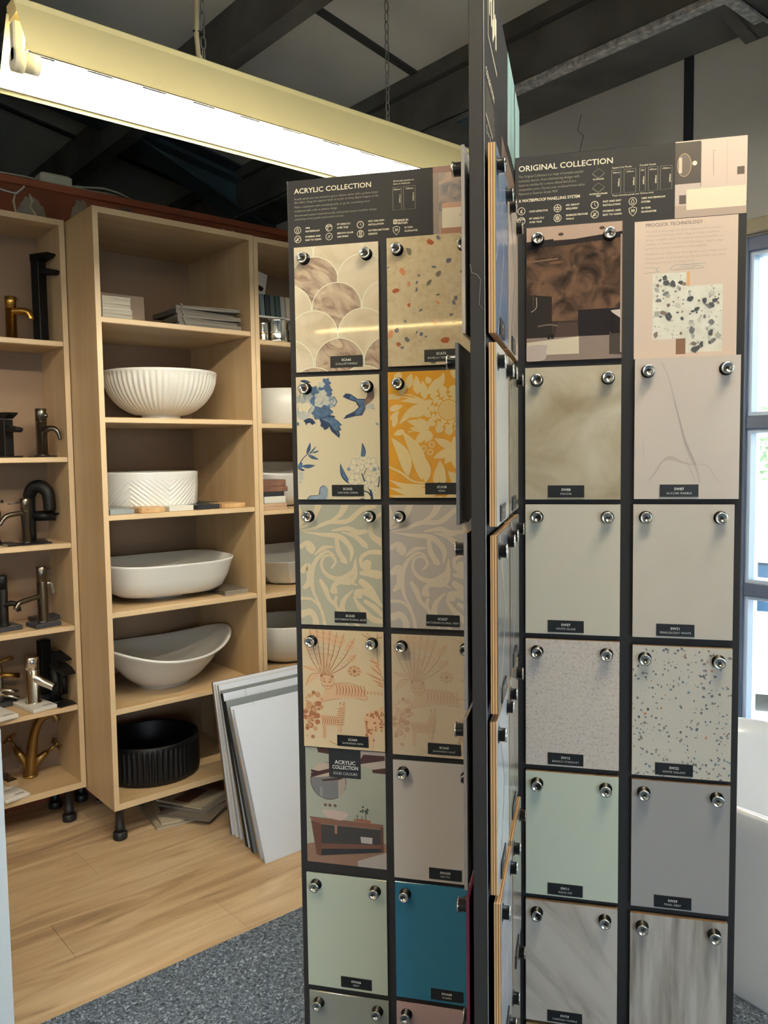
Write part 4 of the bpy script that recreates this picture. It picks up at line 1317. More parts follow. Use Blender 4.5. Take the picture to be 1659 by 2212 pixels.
# ------------------------------------------------------------------ left board
LC = (-0.4435, -0.2460)
RT = [1.933 - 0.268 * i for i in range(7)]
sample('L', LC[0], 1.9305, 'scallop marble sample with overlapping fan tiles in cream and taupe', mar_c, 'SCA66', 'SCALLOP MARBLE', draw=d_scallop, space=(90, 830, 735, 1850))
sample('L', LC[1], 1.9355, 'beige terrazzo sample scattered with rust and slate chips', tz_b, 'SCA76', 'RAVELLO TERRAZZO', draw=d_terrazzo, space=(892, 1680, 690, 1810))
sample('L', LC[0], RT[1], 'cream sample printed with blue peonies and a swallow', gl('cream print ground', '#cfc0a0', var=0.03), 'SCA32', 'VINTAGE CHINA', draw=d_china, space=(35, 1465, -170, 1872))
sample('L', LC[1], RT[1] + .003, 'mustard yellow sample with straw-coloured leaves and a large rose', yel, 'SCA38', 'FERN', draw=d_fern, space=(800, 1500, 115, 1133))
sage, silv, fig_c, fig_s = gl('sage print ground', '#a3a08f'), gl('mushroom grey print ground', '#aca49e'), gl('oat scroll print', '#c6b698'), gl('pale oat scroll print', '#c6b9a8')
sample('L', LC[0], RT[2] + .001, 'sage green sample with curling oat-coloured scroll leaves', sage, 'SCA35', 'VICTORIAN FLORAL SAGE', draw=d_scroll(sage, fig_c), space=(78, 760, 1180, 2165))
sample('L', LC[1], RT[2], 'mushroom grey sample with the pale scroll leaf pattern', silv, 'SCA37', 'VICTORIAN FLORAL GREY', draw=d_scroll(silv, fig_s), space=(78, 760, 1180, 2165))
saf = gl('parchment print ground', '#c9b595', var=0.03)
sample('L', LC[0], RT[3] + .001, 'parchment sample with sepia tiger, zebra and palm drawing in strong lines', saf, 'SCA63', 'SAVANNAH SEPIA', draw=d_safari(0), space=(105, 800, 50, 1080))
sample('L', LC[1], RT[3], 'faded sample with the tiger and zebra drawing in pale dusty lines', gl('dusty print ground', '#bfae96', var=0.03), 'SCA65', 'SAVANNAH LILAC', draw=d_safari(1), space=(105, 800, 50, 1080))
plain_gl = lambda n, c: mat(n, lighter(c, 1.08), 0.07)
sample('L', LC[1], RT[4], 'plain warm stone-grey gloss sample below the faded tiger print', plain_gl('stone gloss', '#b4ada8'), 'SWA05', 'ARCTIC')
sample('L', LC[0], RT[5], 'plain pale sage-green gloss sample with two bolts, under the bathroom picture', plain_gl('pale sage gloss', '#a9b0a2'), 'SWA06', 'MINT')
sample('L', LC[1], RT[5] + .002, 'plain deep teal blue gloss sample', plain_gl('teal gloss', '#2b6788'), 'SWA09', 'OCEAN')
sample('L', LC[0], RT[6], 'plain olive-grey gloss sample in the lowest row of the left board', plain_gl('olive grey gloss', '#7f817c'), 'SWA11', 'SLATE')
sample('L', LC[1], RT[6] + .002, 'plain dusky pink gloss sample in the lowest row beneath the teal one', plain_gl('dusky pink gloss', '#a58b8c'), 'SWA12', 'BLUSH')
# bathroom picture printed on the left board, row five
P = metre_print(-0.4425, -0.2640, 0.6150, 0.8710, YT)
pm = lambda n, c: mat('picture ' + n, c, 0.4)
wallp = noisemat('picture sage wall', ('#8f9186', '#a2a497', '#aeb0a1'), 4, rough=0.4)
Q = Print((118, 805, 1080, 2110), (-0.4425, -0.2640, 0.6150, 0.8710), YT)
Q.rect(118, 1080, 805, 2110, wallp)
Q.poly([(118, 1950), (300, 1900), (805, 1880), (805, 2110), (118, 2110)], pm('oak floor', '#8a6c5c'))
Q.poly([(560, 2060), (805, 1960), (805, 2110), (560, 2110)], pm('pale rug', '#a8a09c'))
Q.poly([(590, 1080), (805, 1080), (805, 1250), (590, 1210)], pm('white ceiling', '#b7aaa1'))
Q.poly([(570, 1200), (620, 1110), (800, 1110), (800, 1150), (600, 1195)], pm('beam', '#4a3130'))
Q.poly([(690, 1240), (805, 1215), (805, 1268), (700, 1266)], pm('beam', '#4a3130'))
Q.poly([(220, 1080), (340, 1080), (330, 1130), (230, 1120)], pm('beam', '#4a3130'))
Q.disc(314, 1370, 156, pm('mirror rim', '#4d3c38'), 166, n=40)
Q.disc(314, 1370, 151, pm('mirror', '#77767a'), 161, n=40)
Q.blob([(180, 1290), (220, 1225), (300, 1208), (400, 1225), (450, 1290), (300, 1330), (170, 1340)], pm('mirror ceiling', '#b9a798'))
Q.poly([(163, 1310), (330, 1255), (330, 1290), (165, 1350)], pm('beam', '#4a3130')); Q.poly([(165, 1278), (260, 1290), (250, 1310), (165, 1300)], pm('beam', '#4a3130'))
Q.poly([(255, 1360), (440, 1322), (440, 1345), (270, 1375)], pm('beam', '#4a3130'))
Q.poly([(400, 1355), (460, 1330), (465, 1400), (440, 1480), (400, 1510)], pm('mirror blind', '#a99a90'))
Q.poly([(240, 1430), (262, 1430), (262, 1530), (240, 1500)], pm('mirror door', '#8d8d8f'))
for x in (285, 325, 370):
    Q.disc(x, 1585, 14, pm('bronze', '#6d5148'))
Q.poly([(140, 1700), (780, 1715), (780, 1760), (240, 1760), (160, 1730)], pm('vanity top', '#7d5a4c'))
Q.poly([(155, 1730), (245, 1760), (245, 2050), (200, 2040)], pm('vanity leg', '#65433a'))
Q.poly([(245, 1762), (765, 1762), (765, 1900), (245, 1935)], pm('vanity shadow', '#3e3c3e'))
Q.poly([(245, 1935), (765, 1895), (765, 1930), (245, 1985)], pm('vanity shelf', '#6e4c41'))
Q.poly([(245, 1985), (765, 1930), (780, 1960), (245, 2045)], pm('floor shadow', '#2f3135'))
Q.poly([(758, 1740), (782, 1740), (782, 1965), (758, 1960)], pm('vanity leg', '#65433a'))
Q.blob([(270, 1630), (470, 1640), (450, 1695), (405, 1712), (300, 1690)], pm('white basin', '#c0aba2'))
Q.rect(362, 1762, 385, 1835, pm('towel', '#9b7560'))
Q.poly([(530, 1690), (600, 1680), (680, 1690), (670, 1712), (530, 1706)], pm('tray', '#93604f'))
Q.stroke([(632, 1690), (632, 1620)], 6, pm('twig', '#4d4a40'))
for i in range(14):
    Q.disc(632 + random.gauss(0, 17), 1605 + random.gauss(0, 13), 9, pm('leaves', '#3d463e'), n=8)
Q.stroke([(560, 1690), (560, 1645)], 8, pm('bottle', '#574f48')); Q.stroke([(600, 1690), (600, 1650)], 6, pm('bottle', '#574f48'))
Q.poly([(585, 1840), (687, 1840), (685, 1895), (590, 1895)], pm('white pot', '#b4aeab'))
Q.rect(323, 1080, 597, 1330, mat('charcoal tag', '#2a2d33', 0.4))
Q.build('printed_photo', bl)
text_obj('panel_title', [dict(s='ACRYLIC', size=0.0115, x=-.352, z=.8400, y=YT - .003, align='CENTER', bold=.025), dict(s='COLLECTION', size=0.0115, x=-.352, z=.8290, y=YT - .003, align='CENTER', bold=.025, width=.0575), dict(s='SOLID COLOURS', size=0.0085, x=-.352, z=.8165, y=YT - .003, align='CENTER', width=.0535)], ink_w, bl)

# ------------------------------------------------------------------ right board
RC = (0.0315, 0.2355)
brown_w = noisemat('copper patina print', ('#241d1b', '#40312a', '#614a3d', '#745947'), 26, rough=0.22, distort=0.8)
def d_shower(P):
    pm2 = lambda n, c: mat('shower ' + n, c, 0.22)
    P.rect(150, 605, 780, 700, pm2('ceiling', '#b89f90'))
    P.poly([(150, 735), (780, 670), (780, 1250), (150, 1250)], brown_w)
    P.poly([(150, 700), (330, 690), (330, 735), (150, 760)], pm2('shadow', '#2a2428')); P.poly([(320, 715), (780, 670), (780, 710), (320, 745)], pm2('shadow', '#2a2428'))
    P.poly([(495, 1180), (780, 1180), (780, 1370), (495, 1370)], pm2('dark floor', '#241f24'))
    P.poly([(150, 1060), (320, 1080), (320, 1380), (150, 1380)], pm2('dark side', '#2d2726'))
    P.rect(150, 1360, 780, 1520, pm2('stone floor', '#8b7b74'))
    P.poly([(360, 1260), (490, 1265), (500, 1360), (340, 1360)], pm2('bench', '#4a3c39'))
    P.poly([(150, 1390), (500, 1360), (502, 1478), (150, 1478)], pm2('bath side', '#cfc3ae'))
    P.blob([(150, 1420), (280, 1410), (282, 1450), (270, 1510), (150, 1515)], pm2('basin', '#b9aaa2'))
    P.poly([(700, 1340), (780, 1340), (780, 1495), (700, 1490)], pm2('cabinet', '#4a423f'))
    P.poly([(708, 1195), (780, 1190), (780, 1255), (735, 1230)], pm2('white top', '#c9bdb6')); P.poly([(712, 1205), (780, 1255), (780, 1350), (712, 1350)], pm2('dark unit', '#211c20'))
    P.stroke([(150, 838), (360, 825)], 8, pm2('bronze', '#7d6657'), smooth=False); P.blob([(300, 850), (350, 840), (402, 848), (350, 860)], pm2('rose', '#6b4d3c'))
    P.stroke([(215, 1080), (215, 1150), (180, 1180)], 6, pm2('steel', '#9a8f86')); P.stroke([(195, 860), (195, 1150)], 4, pm2('hose', '#5b473c'))
    P.rect(290, 1340, 308, 1370, pm2('jar', '#1a1718')); P.rect(314, 1338, 332, 1368, pm2('jar', '#1a1718'))
    P.stroke([(225, 1280), (300, 1272), (360, 1282)], 10, pm2('ledge', '#6b615b'))
    P.disc(380, 662, 18, pm2('spot', '#55453f'), 11); P.disc(650, 640, 18, pm2('spot', '#55453f'), 11)
    P.rect(770, 690, 780, 1480, pm2('edge', '#a7978e'))
sample('R', RC[0], 1.9325, 'clear-fronted picture panel of a dark copper walk-in shower', mat('shower photo ground', '#3a2f2c', 0.2), draw=d_shower, space=(148, 784, 603, 1520), thick=0.004, edge=mat('clear acrylic', '#6c625e', 0.1))
mocha = noisemat('mocha stone laminate', ('#94866e', '#a99c84', '#b8ad98', '#c8c0ad', '#dad4c4'), 5.0, (1, 1, 1.6), rough=0.22, distort=0.5, detail=13)
sample('R', RC[0], RT[1], 'mocha sample clouded like sandy stone', mocha, 'SW88', 'MOCHA')
glac = mat('glacier marble laminate', '#d2c6bc', 0.2, var=0.03, scale=4)
vein, vein2 = mat('marble vein', '#a99b96', 0.25, var=.1, scale=40), mat('soft marble vein', '#c0b3ab', 0.25)
def d_glacier(P):
    P.stroke([(965, 85), (1010, 180), (1050, 330), (1090, 480), (1120, 590), (1165, 700), (1200, 780), (1218, 860)], [6, 6, 10, 14, 24, 26, 14, 6], vein2)
    P.stroke([(1050, 330), (1090, 480), (1120, 590), (1150, 660), (1195, 750)], [2, 5, 7, 7, 5], vein)
    P.stroke([(880, 850), (930, 790), (975, 720), (1030, 698), (1120, 730), (1190, 745)], [6, 12, 14, 30, 14, 8], vein2)
    P.stroke([(1190, 735), (1270, 755), (1320, 830), (1370, 870)], [4, 10, 8, 4], mat('faint marble vein', '#c8bbb0', 0.25))
    P.stroke([(1130, 700), (1160, 780), (1190, 850)], [3, 7, 3], vein2)
    P.stroke([(845, 250), (845, 320)], [2, 6], mat('faint marble vein', '#c8bbb0', 0.25)); P.stroke([(850, 560), (855, 690)], [3, 10], mat('faint marble vein', '#c8bbb0', 0.25))
sample('R', RC[1], RT[1] + .010, 'white marble sample with one long grey vein', glac, 'SW87', 'GLACIER MARBLE', draw=d_glacier, space=(795, 1463, 57, 960), w=.186, h=.265)
sample('R', RC[0], RT[2] + .001, 'plain cream-white gloss sample with clean surface', mat('white gloss laminate', '#cfc9b9', 0.14), 'SW37', 'WHITE GLOSS')
sample('R', RC[1], RT[2] + .001, 'plain off-white sample with a soft pearly mottling', noisemat('pearl laminate', ('#cbc3b7', '#cec6ba', '#d2cabf'), 9, rough=0.16), 'SW31', 'PEARLESCENT WHITE')
star = noisemat('stardust laminate', ('#b5a89e', '#cabfb6', '#d0c6bd', '#d4cac2'), 210, rough=0.14, detail=3, lo=0.3, hi=0.62)
sample('R', RC[0], RT[3] + .002, 'pinkish beige sample with fine sparkling specks', star, 'SW12', 'BIANCO STARDUST')
gal_c = [mat('galaxy grey chip', '#8d8a86', 0.14), mat('galaxy slate chip', '#6c7078', 0.14), mat('galaxy blue chip', '#7c93a3', 0.14), mat('galaxy pale chip', '#d6d0c2', 0.14), mat('galaxy orange chip', '#d08a5c', 0.14)]
def d_galaxy(P):
    random.seed(15)
    for i in range(430):
        k = random.choices(range(5), (5, 4, 1, 2, .25))[0]
        chip(P, random.uniform(0, 100), random.uniform(0, 142), random.uniform(.5, 1.9), gal_c[k], random.uniform(1, 2.4))
    chip(P, 80, 24, 1.6, gal_c[4], 1.1)
sample('R', RC[1], RT[3] - .001, 'white sample dotted with many grey and blue chips', mat('galaxy laminate', '#d0cabe', 0.13), 'SW22', 'WHITE GALAXY', draw=d_galaxy)
sample('R', RC[0], RT[4] + .001, 'plain pale aqua-green sample of thick plywood', mat('aqua laminate', '#c8d0c0', 0.3), 'SW11', 'AQUA ICE')
sample('R', RC[1], RT[4] - .001, 'plain pearl-grey gloss sample reflecting a bright patch', mat('pearl grey laminate', '#a3a1a0', 0.10), 'SW29', 'PEARL GREY')
carr = noisemat('carrara laminate', ('#9a938b', '#b2aaa1', '#beb7ae', '#c5beb6'), 7, (2.4, 1, 0.55), rough=0.25, distort=1.0, rot=(0, -0.72, 0), detail=7, lo=0.32, hi=0.6)
sample('R', RC[0], RT[5], 'grey-veined marble sample with slanting streaks', carr, 'SW39', 'CARRARA MARBLE')
trav = noisemat('travertine laminate', ('#88817a', '#a59e96', '#b3ada6', '#c4beb8'), 15, (3.2, 1, 0.32), rough=0.4, distort=0.35, detail=13, lo=0.34, hi=0.66)
sample('R', RC[1], RT[5] - .002, 'grey travertine sample with upright stripes', trav, 'SW21', 'TRAVERTINE')
oakl = noisemat('oak laminate print', ('#8b7a61', '#a1906f', '#b19f7f'), 7, (0.4, 1, 5), rough=0.4, distort=0.6)
sample('R', RC[0], RT[6] + .004, 'wood-grain sample at the foot of the right board, below the slanting marble', oakl, 'SW47', 'OAK')
sample('R', RC[1], RT[6], 'dark slate sample at the foot of the right board, below the travertine', noisemat('slate laminate', ('#4a4a4c', '#5a5a5b', '#6a6a69'), 8, rough=0.5), 'SW52', 'SLATE')

# ------------------------------------------------------------------ front board: right face (plywood samples seen edge-on) and left face (acrylic edges)
FC = (-0.5055, -0.3080)
tl_w, tl_d = mat('white tile line', '#d5d3c8', 0.3), mat('grey tile line', '#8d8c88', 0.3)
def d_lines(m, dens=1):
    def f(P):
        for i in range(dens):
            P.stroke([(12 + 100 / dens * i, 0), (60 + 100 / dens * i, 71), (12 + 100 / dens * i, 142)], 2.2, m, smooth=False)
            P.stroke([(12 + 100 / dens * i, 71), (-40 + 100 / dens * i, 142)], 1.6, m, smooth=False)
    return f
def pl_(n, c, r=0.2): return mat(n, c, r)
fr = [(('slate blue', '#7487a3', 'slate-blue plywood sample with white tile lines, topmost on the front edge', tl_w), ('blush white', '#cfc0b4', 'blush-white sample behind the slate-blue one on the front board', tl_d)),
      (('white', '#c9c9c4', 'plain white plywood sample, second from the top on the front edge', None), ('greige', '#8d8677', 'grey-brown sample with pale lines behind the second white one', tl_w)),
      (('slate grey', '#6d7072', 'slate-grey plywood sample with pale lines, third down the front edge', tl_w), ('pewter', '#5f6367', 'pewter sample with pale lines behind the slate-grey one', tl_w)),
      (('cool white', '#c8ccd2', 'cool white plywood sample with ply edge scratched at its top corner', tl_d), ('sand grey', '#a39d92', 'sand-grey sample with lines behind the cool white one', tl_w)),
      (('carrara white', '#bfc3c8', 'white marble plywood sample, fifth down the front edge', None), ('stone', '#98938a', 'stone-coloured sample behind the white marble one', None)),
      (('mist', '#b5b9be', 'mist-grey plywood sample, sixth down the front edge', None), ('ash', '#86837c', 'ash-coloured sample behind the mist-grey one', None)),
      (('chalk', '#c0c0bb', 'chalk-white plywood sample, lowest on the front edge', None), ('clay', '#8c7f72', 'clay-coloured sample behind the lowest chalk-white one', None))]
fj = [0.0, 0.0, 0.001, -0.001, 0.004, 0.002, 0.0]
for i, (A, B_) in enumerate(fr):
    for k, (n, c, lab, lm) in enumerate((A, B_)):
        m_ = noisemat('front ' + n, (c, '#9a9ea6', c), 6, rough=0.2) if n.startswith('carrara') else pl_('front ' + n, c)
        sample('F', FC[k], RT[i] - .012 + (.002 if k else 0), lab, m_, 'SW%d' % (60 + 2 * i + k), 'TILE', draw=d_lines(lm) if lm else None, jit=.6, out=fj[i])
bk = [('clear edge acrylic', '#9c948f'), ('smoke acrylic', '#55565a'), ('grey acrylic', '#7c7878'), ('taupe acrylic', '#77706d'), ('plum red acrylic', '#5d2438'), ('gunmetal acrylic', '#4a4a48'), ('blue acrylic', '#2a5f78')]
bt = [0.0, 0.010, 0.0, 0.002, -0.002, 0.012, 0.006]
nm_ = ['topmost', 'second', 'third', 'fourth', 'fifth', 'sixth', 'lowest']
for i in range(7):
    sample('B', 0.324, RT[i] - .010, '%s of the acrylic samples sticking out edge-on to the left of the front post' % nm_[i], mat('edge ' + bk[i][0], bk[i][1], 0.12), out=0.004 + max(bt[i], 0), thick=0.005, jit=.5, tilt=0.0)

# ------------------------------------------------------------------ beech shelf units
beech = noisemat('beech veneer', ('#b3966f', '#bda27c', '#c6ac88'), 3.2, (3.0, 3.0, 0.35), rough=0.42, detail=8, distort=0.4)
beech_h = noisemat('beech shelf', ('#b99b72', '#c3a780', '#ccb18d'), 3.2, (0.35, 3.0, 3.0), rough=0.40, detail=8, distort=0.4)
beech_e = mat('beech edge band', '#cfb590', 0.45, var=0.05, scale=7)
back_shade_m = mat('shaded beech back', '#8a7058', 0.6, var=0.04, scale=3)  # same beech, darkened in colour for the shade inside the units
leg_m = mat('black leg plastic', '#121317', 0.45)
def shelf_unit(label, x0, x1, y0, shelves, ztop, zbot, legs):
    T = 0.0205
    t = thing('shelf_unit', label, 'shelf unit', (x0, y0, 0), 0, 'beech shelf units')
    w, d = x1 - x0, 3.60 - y0
    for a in (0, w - T):
        MB().box(a, a + T, 0.0008, d, zbot, ztop).m(1).box(a, a + T, 0, 0.0008, zbot, ztop).build('side_panel', [beech, beech_e], t)
    MB().box(T, w - T, 0.0008, d - 0.012, ztop - 0.022, ztop).m(1).box(T, w - T, 0, 0.0008, ztop - 0.022, ztop).build('top_panel', [beech_h, beech_e], t)
    MB().box(T, w - T, 0.0008, d - 0.012, zbot, zbot + 0.025).m(1).box(T, w - T, 0, 0.0008, zbot, zbot + 0.025).build('bottom_panel', [beech_h, beech_e], t)
    for z in shelves:
        MB().box(T + .001, w - T - .001, 0.004, d - 0.013, z - 0.022, z, 0.003).m(1).box(T + .001, w - T - .001, 0.0025, 0.004, z - 0.0195, z - 0.0025).build('shelf', [beech_h, beech_e], t)
    MB().box(T, w - T, d - 0.012, d - 0.002, zbot, ztop).build('back_panel', back_shade_m, t)
    for (lx, ly) in legs:
        mb = MB().lathe([(0.0001, zbot), (0.021, zbot), (0.021, zbot - 0.006), (0.0165, zbot - 0.008), (0.0165, 0.055), (0.019, 0.052), (0.019, 0.030), (0.0001, 0.030)], 20, (lx, ly, 0))
        l = mb.build('leg', leg_m, t)
        def knurl(r, z, q, j): return r * (1 + 0.02 * math.cos(q * 14)) if r > 0.02 else r
        MB().lathe([(0.0001, 0.030), (0.024, 0.030), (0.027, 0.026), (0.028, 0.004), (0.026, 0.0), (0.0001, 0.0)], 42, (lx, ly, 0), mod=knurl).build('foot', leg_m, l)
    return t
sh1 = [1.968, 1.509, 1.162, 0.824, 0.493]
sh2 = [2.033, 1.657, 1.283, 0.906, 0.525]
sh3 = [2.003, 1.644, 1.265, 0.895, 0.525]
shelf_unit('beech shelf unit of taps, set back at the left', 0.495, 1.1875, 3.32, sh1, 2.442, 0.142, [(0.635, 0.05), (0.12, 0.05), (0.635, 0.22), (0.12, 0.22)])
shelf_unit('beech shelf unit of bowl basins in the middle, standing forward', 1.1915, 1.8795, 3.0375, sh2, 2.436, 0.127, [(0.018 + .014, 0.032), (0.62, 0.05), (0.05, 0.50), (0.62, 0.50)])
shelf_unit('beech shelf unit half hidden behind the left display board', 1.8815, 2.572, 3.0375, sh3, 2.434, 0.127, [(0.07, 0.05), (0.62, 0.05), (0.07, 0.50), (0.62, 0.50)])

# ------------------------------------------------------------------ basins
cer = mat('white glazed ceramic', '#d9d9d4', 0.07, spec=0.6)
cer_m = mat('white satin ceramic', '#d6d4cc', 0.30, spec=0.5)
black_c = mat('matt black ceramic', '#090a0d', 0.45, spec=0.35)
def basin(label, me_builder, m, loc, rz=0.0):
    t = thing('basin', label, 'basin', loc, rz)
    for nm, mb, mm in me_builder():
        mb.build(nm, mm, t)
    return t
def fluted():
    R, Hh = 0.238, 0.206
    prof = [(0.0001, 0.004), (0.083, 0.0), (0.086, 0.004), (0.079, 0.020), (0.082, 0.024)]
    for i in range(13):
        t = i / 12
        prof.append((0.09 + (R - 0.09) * math.sin(t * 1.5707) ** 0.92, 0.024 + (Hh - 0.036) * (1 - math.cos(t * 1.5708)) ** 0.80))
    prof += [(R + .001, Hh - .010), (R + .001, Hh - 0.001), (R - .002, Hh), (R - .008, Hh)]
    for i in range(10):
        t = i / 9
        prof.append(((R - .010) * math.cos(t * 1.5707) ** 0.8 + .0001, (Hh - .004) - (Hh - .03) * math.sin(t * 1.5708)))
    def mod(r, z, q, j):
        if 5 <= j <= 16:
            return r * (1 - 0.022 * (0.5 + 0.5 * math.cos(q * 60)) ** 1.0)
        return r
    yield 'bowl', MB().lathe(prof, 480, mod=mod), cer_m
basin('white fluted bowl basin with fine vertical ribs and a small foot', fluted, None, (1.562, 3.30, 1.657))
def herring():
    R, Hh = 0.208, 0.160
    prof = [(0.0001, 0.0), (R - .045, 0.0), (R - .018, 0.008), (R - .008, 0.024)] + [(R - .008 + .008 * i / 52, 0.024 + (Hh - .03) * i / 52) for i in range(1, 53)] + [(R, Hh - .003), (R - .003, Hh), (R - .007, Hh - .002), (R - .012, Hh - .03), (R - .03, 0.05), (R - .07, 0.025), (0.0001, 0.02)]
    def mod(r, z, q, j):
        if 3 <= j <= 54 and z < Hh - .03:
            s = 2 * math.asin(math.sin(q * 6 / 2)) / 6 * 1.0
            ph = abs(((q * 4 / 6.2832) % 1) - .5) * 1.6
            k = math.sin((z / 0.0095 + ph * 17) * 3.14159)
            amp = .0019 * min(1, max(0, (Hh - .03 - z) / .05 + .25))
            return r + amp * k
        return r
    yield 'bowl', MB().lathe(prof, 400, mod=mod), cer
basin('white round straight-sided basin with a carved chevron relief', herring, None, (1.497, 3.305, 1.283))
def sup(a, b_, n, k, z, cx_=0, cy_=0):
    out = []
    for i in range(k):
        q = 6.2832 * i / k
        c, s = math.cos(q), math.sin(q)
        out.append((cx_ + a * math.copysign(abs(c) ** (2 / n), c), cy_ + b_ * math.copysign(abs(s) ** (2 / n), s), z))
    return out
def softrect():
    k = 96
    def ring(a, b_, n, z, lift=0.0):
        r = sup(a, b_, n, k, z)
        return [(x, y, z + lift * (abs(x) / max(a, .001)) ** 3) for x, y, z in r]
    rings = [ring(.085, .065, 2.6, 0.0), ring(.085, .065, 2.6, .014), ring(.14, .11, 3.0, .016), ring(.215, .175, 3.2, .026), ring(.243, .20, 3.4, .046), ring(.262, .218, 3.5, .09), ring(.282, .236, 3.5, .150, .006), ring(.285, .239, 3.5, .156, .008),
             ring(.283, .237, 3.5, .160, .008), ring(.276, .230, 3.5, .158, .008), ring(.262, .218, 3.4, .12, .004), ring(.24, .198, 3.2, .06), ring(.20, .16, 3.0, .032), ring(.10, .08, 2.4, .024), ring(.001, .001, 2, .022)]
    yield 'bowl', MB().loft(rings, capa=True), cer
basin('white soft-rectangular basin on a low foot', softrect, None, (1.535, 3.285, .906), -0.05)
def boat():
    k = 96
    def ring(a, b_, z, lift, drop=0, n=2.0):
        out = []
        for i in range(k):
            q = 6.2832 * i / k
            c, s = math.cos(q), math.sin(q)
            w = b_ * (1 - 0.22 * c) * (abs(s) ** 1.08)
            x = a * c
            out.append((x, math.copysign(w, s), z + lift * abs(c) ** 2.4))
        return out
    rings = [ring(.12, .10, 0, 0), ring(.12, .10, .008, 0), ring(.14, .122, .014, 0), ring(.185, .165, .045, .008), ring(.242, .214, .095, .024), ring(.284, .252, .132, .044), ring(.310, .274, .146, .054), ring(.312, .276, .150, .055), ring(.308, .272, .155, .055), ring(.297, .261, .153, .054),
             ring(.262, .234, .120, .040), ring(.195, .172, .062, .016), ring(.13, .10, .026, .004), ring(.001, .001, .018, 0)]
    yield 'bowl', MB().loft(rings, capa=True), cer
basin('white boat-shaped basin rising to a pointed tip', boat, None, (1.541, 3.285, .525), 0.06)
def blackdrum():
    R, Hh = 0.200, 0.165
    prof = [(0.0001, 0.0), (R - .03, 0.0), (R - .006, 0.006), (R, 0.018), (R, .03), (R, .06), (R, .1), (R, Hh - .022), (R, Hh - .018), (R, Hh - .003), (R - .003, Hh), (R - .010, Hh), (R - .014, Hh - .006), (R - .018, .06), (R - .03, .03), (R - .08, .02), (.0001, .018)]
    def mod(r, z, q, j):
        return r + (.0032 * math.cos(q * 56) if 3 <= j <= 7 else 0)
    yield 'bowl', MB().lathe(prof, 336, mod=mod), black_c
basin('matt black ribbed drum basin on the bottom shelf', blackdrum, None, (1.455, 3.275, .152))
def cyl_b():
    R, Hh = 0.20, 0.168
    yield 'bowl', MB().lathe([(.0001, 0), (R - .008, 0), (R, .006), (R, Hh - .003), (R - .003, Hh), (R - .007, Hh - .003), (R - .010, .04), (R - .05, .02), (.0001, .018)], 96), cer_m
basin('plain white cylinder basin, second shelf of the half-hidden unit', cyl_b, None, (2.205, 3.30, 1.644))
def tub_b():
    k = 80
    rings = [sup(.13, .10, 2.6, k, 0), sup(.19, .14, 2.8, k, .008), sup(.235, .175, 3, k, .06), sup(.262, .20, 3, k, .145), sup(.266, .203, 3, k, .152), sup(.260, .198, 3, k, .156), sup(.252, .19, 3, k, .150), sup(.225, .165, 3, k, .06), sup(.12, .09, 2.6, k, .02), sup(.001, .001, 2, k, .018)]
    rings = [[(x, y, z + (0.055 * (y / .2 + 1) / 2 if z > .1 else 0)) for x, y, z in r] for r in rings]
    yield 'bowl', MB().loft(rings, capa=True), cer
basin('white basin with a raised back rim behind the stacked sample blocks', tub_b, None, (2.20, 3.335, 1.265))
def hexb():
    def poly(a, b_, z, tip=0.0):
        pts = [(-a, -b_ * .35), (-a * .62, -b_), (a * .62, -b_), (a, -b_ * .35), (a, b_ * .35), (a * .62, b_), (-a * .62, b_), (-a, b_ * .35)]
        return [(x, y, z + tip * max(0, y / b_)) for x, y in pts]
    rings = [poly(.12, .09, 0), poly(.15, .12, .012), poly(.255, .20, .118, .04), poly(.258, .203, .124, .04), poly(.250, .195, .124, .04), poly(.15, .11, .03), poly(.001, .001, .026)]
    yield 'bowl', MB().loft(rings, capa=True, smooth=False), cer
basin('white angular faceted basin with flat sloping sides', hexb, None, (2.215, 3.29, .895))
def round_b():
    R, Hh = .215, .19
    prof = [(.0001, 0), (.07, 0), (.10, .004)] + [(.10 + (R - .10) * math.sin(i / 10 * 1.5708), .004 + (Hh - .01) * (1 - math.cos(i / 10 * 1.5708)) ** .9) for i in range(1, 11)] + [(R, Hh - .002), (R - .004, Hh), (R - .008, Hh - .003)] + [((R - .012) * math.cos(i / 8 * 1.5708) + .0001, Hh - .01 - (Hh - .03) * math.sin(i / 8 * 1.5708)) for i in range(9)]
    yield 'bowl', MB().lathe(prof, 96), cer
basin('plain white round bowl basin behind the leaning panels', round_b, None, (2.165, 3.275, .525))

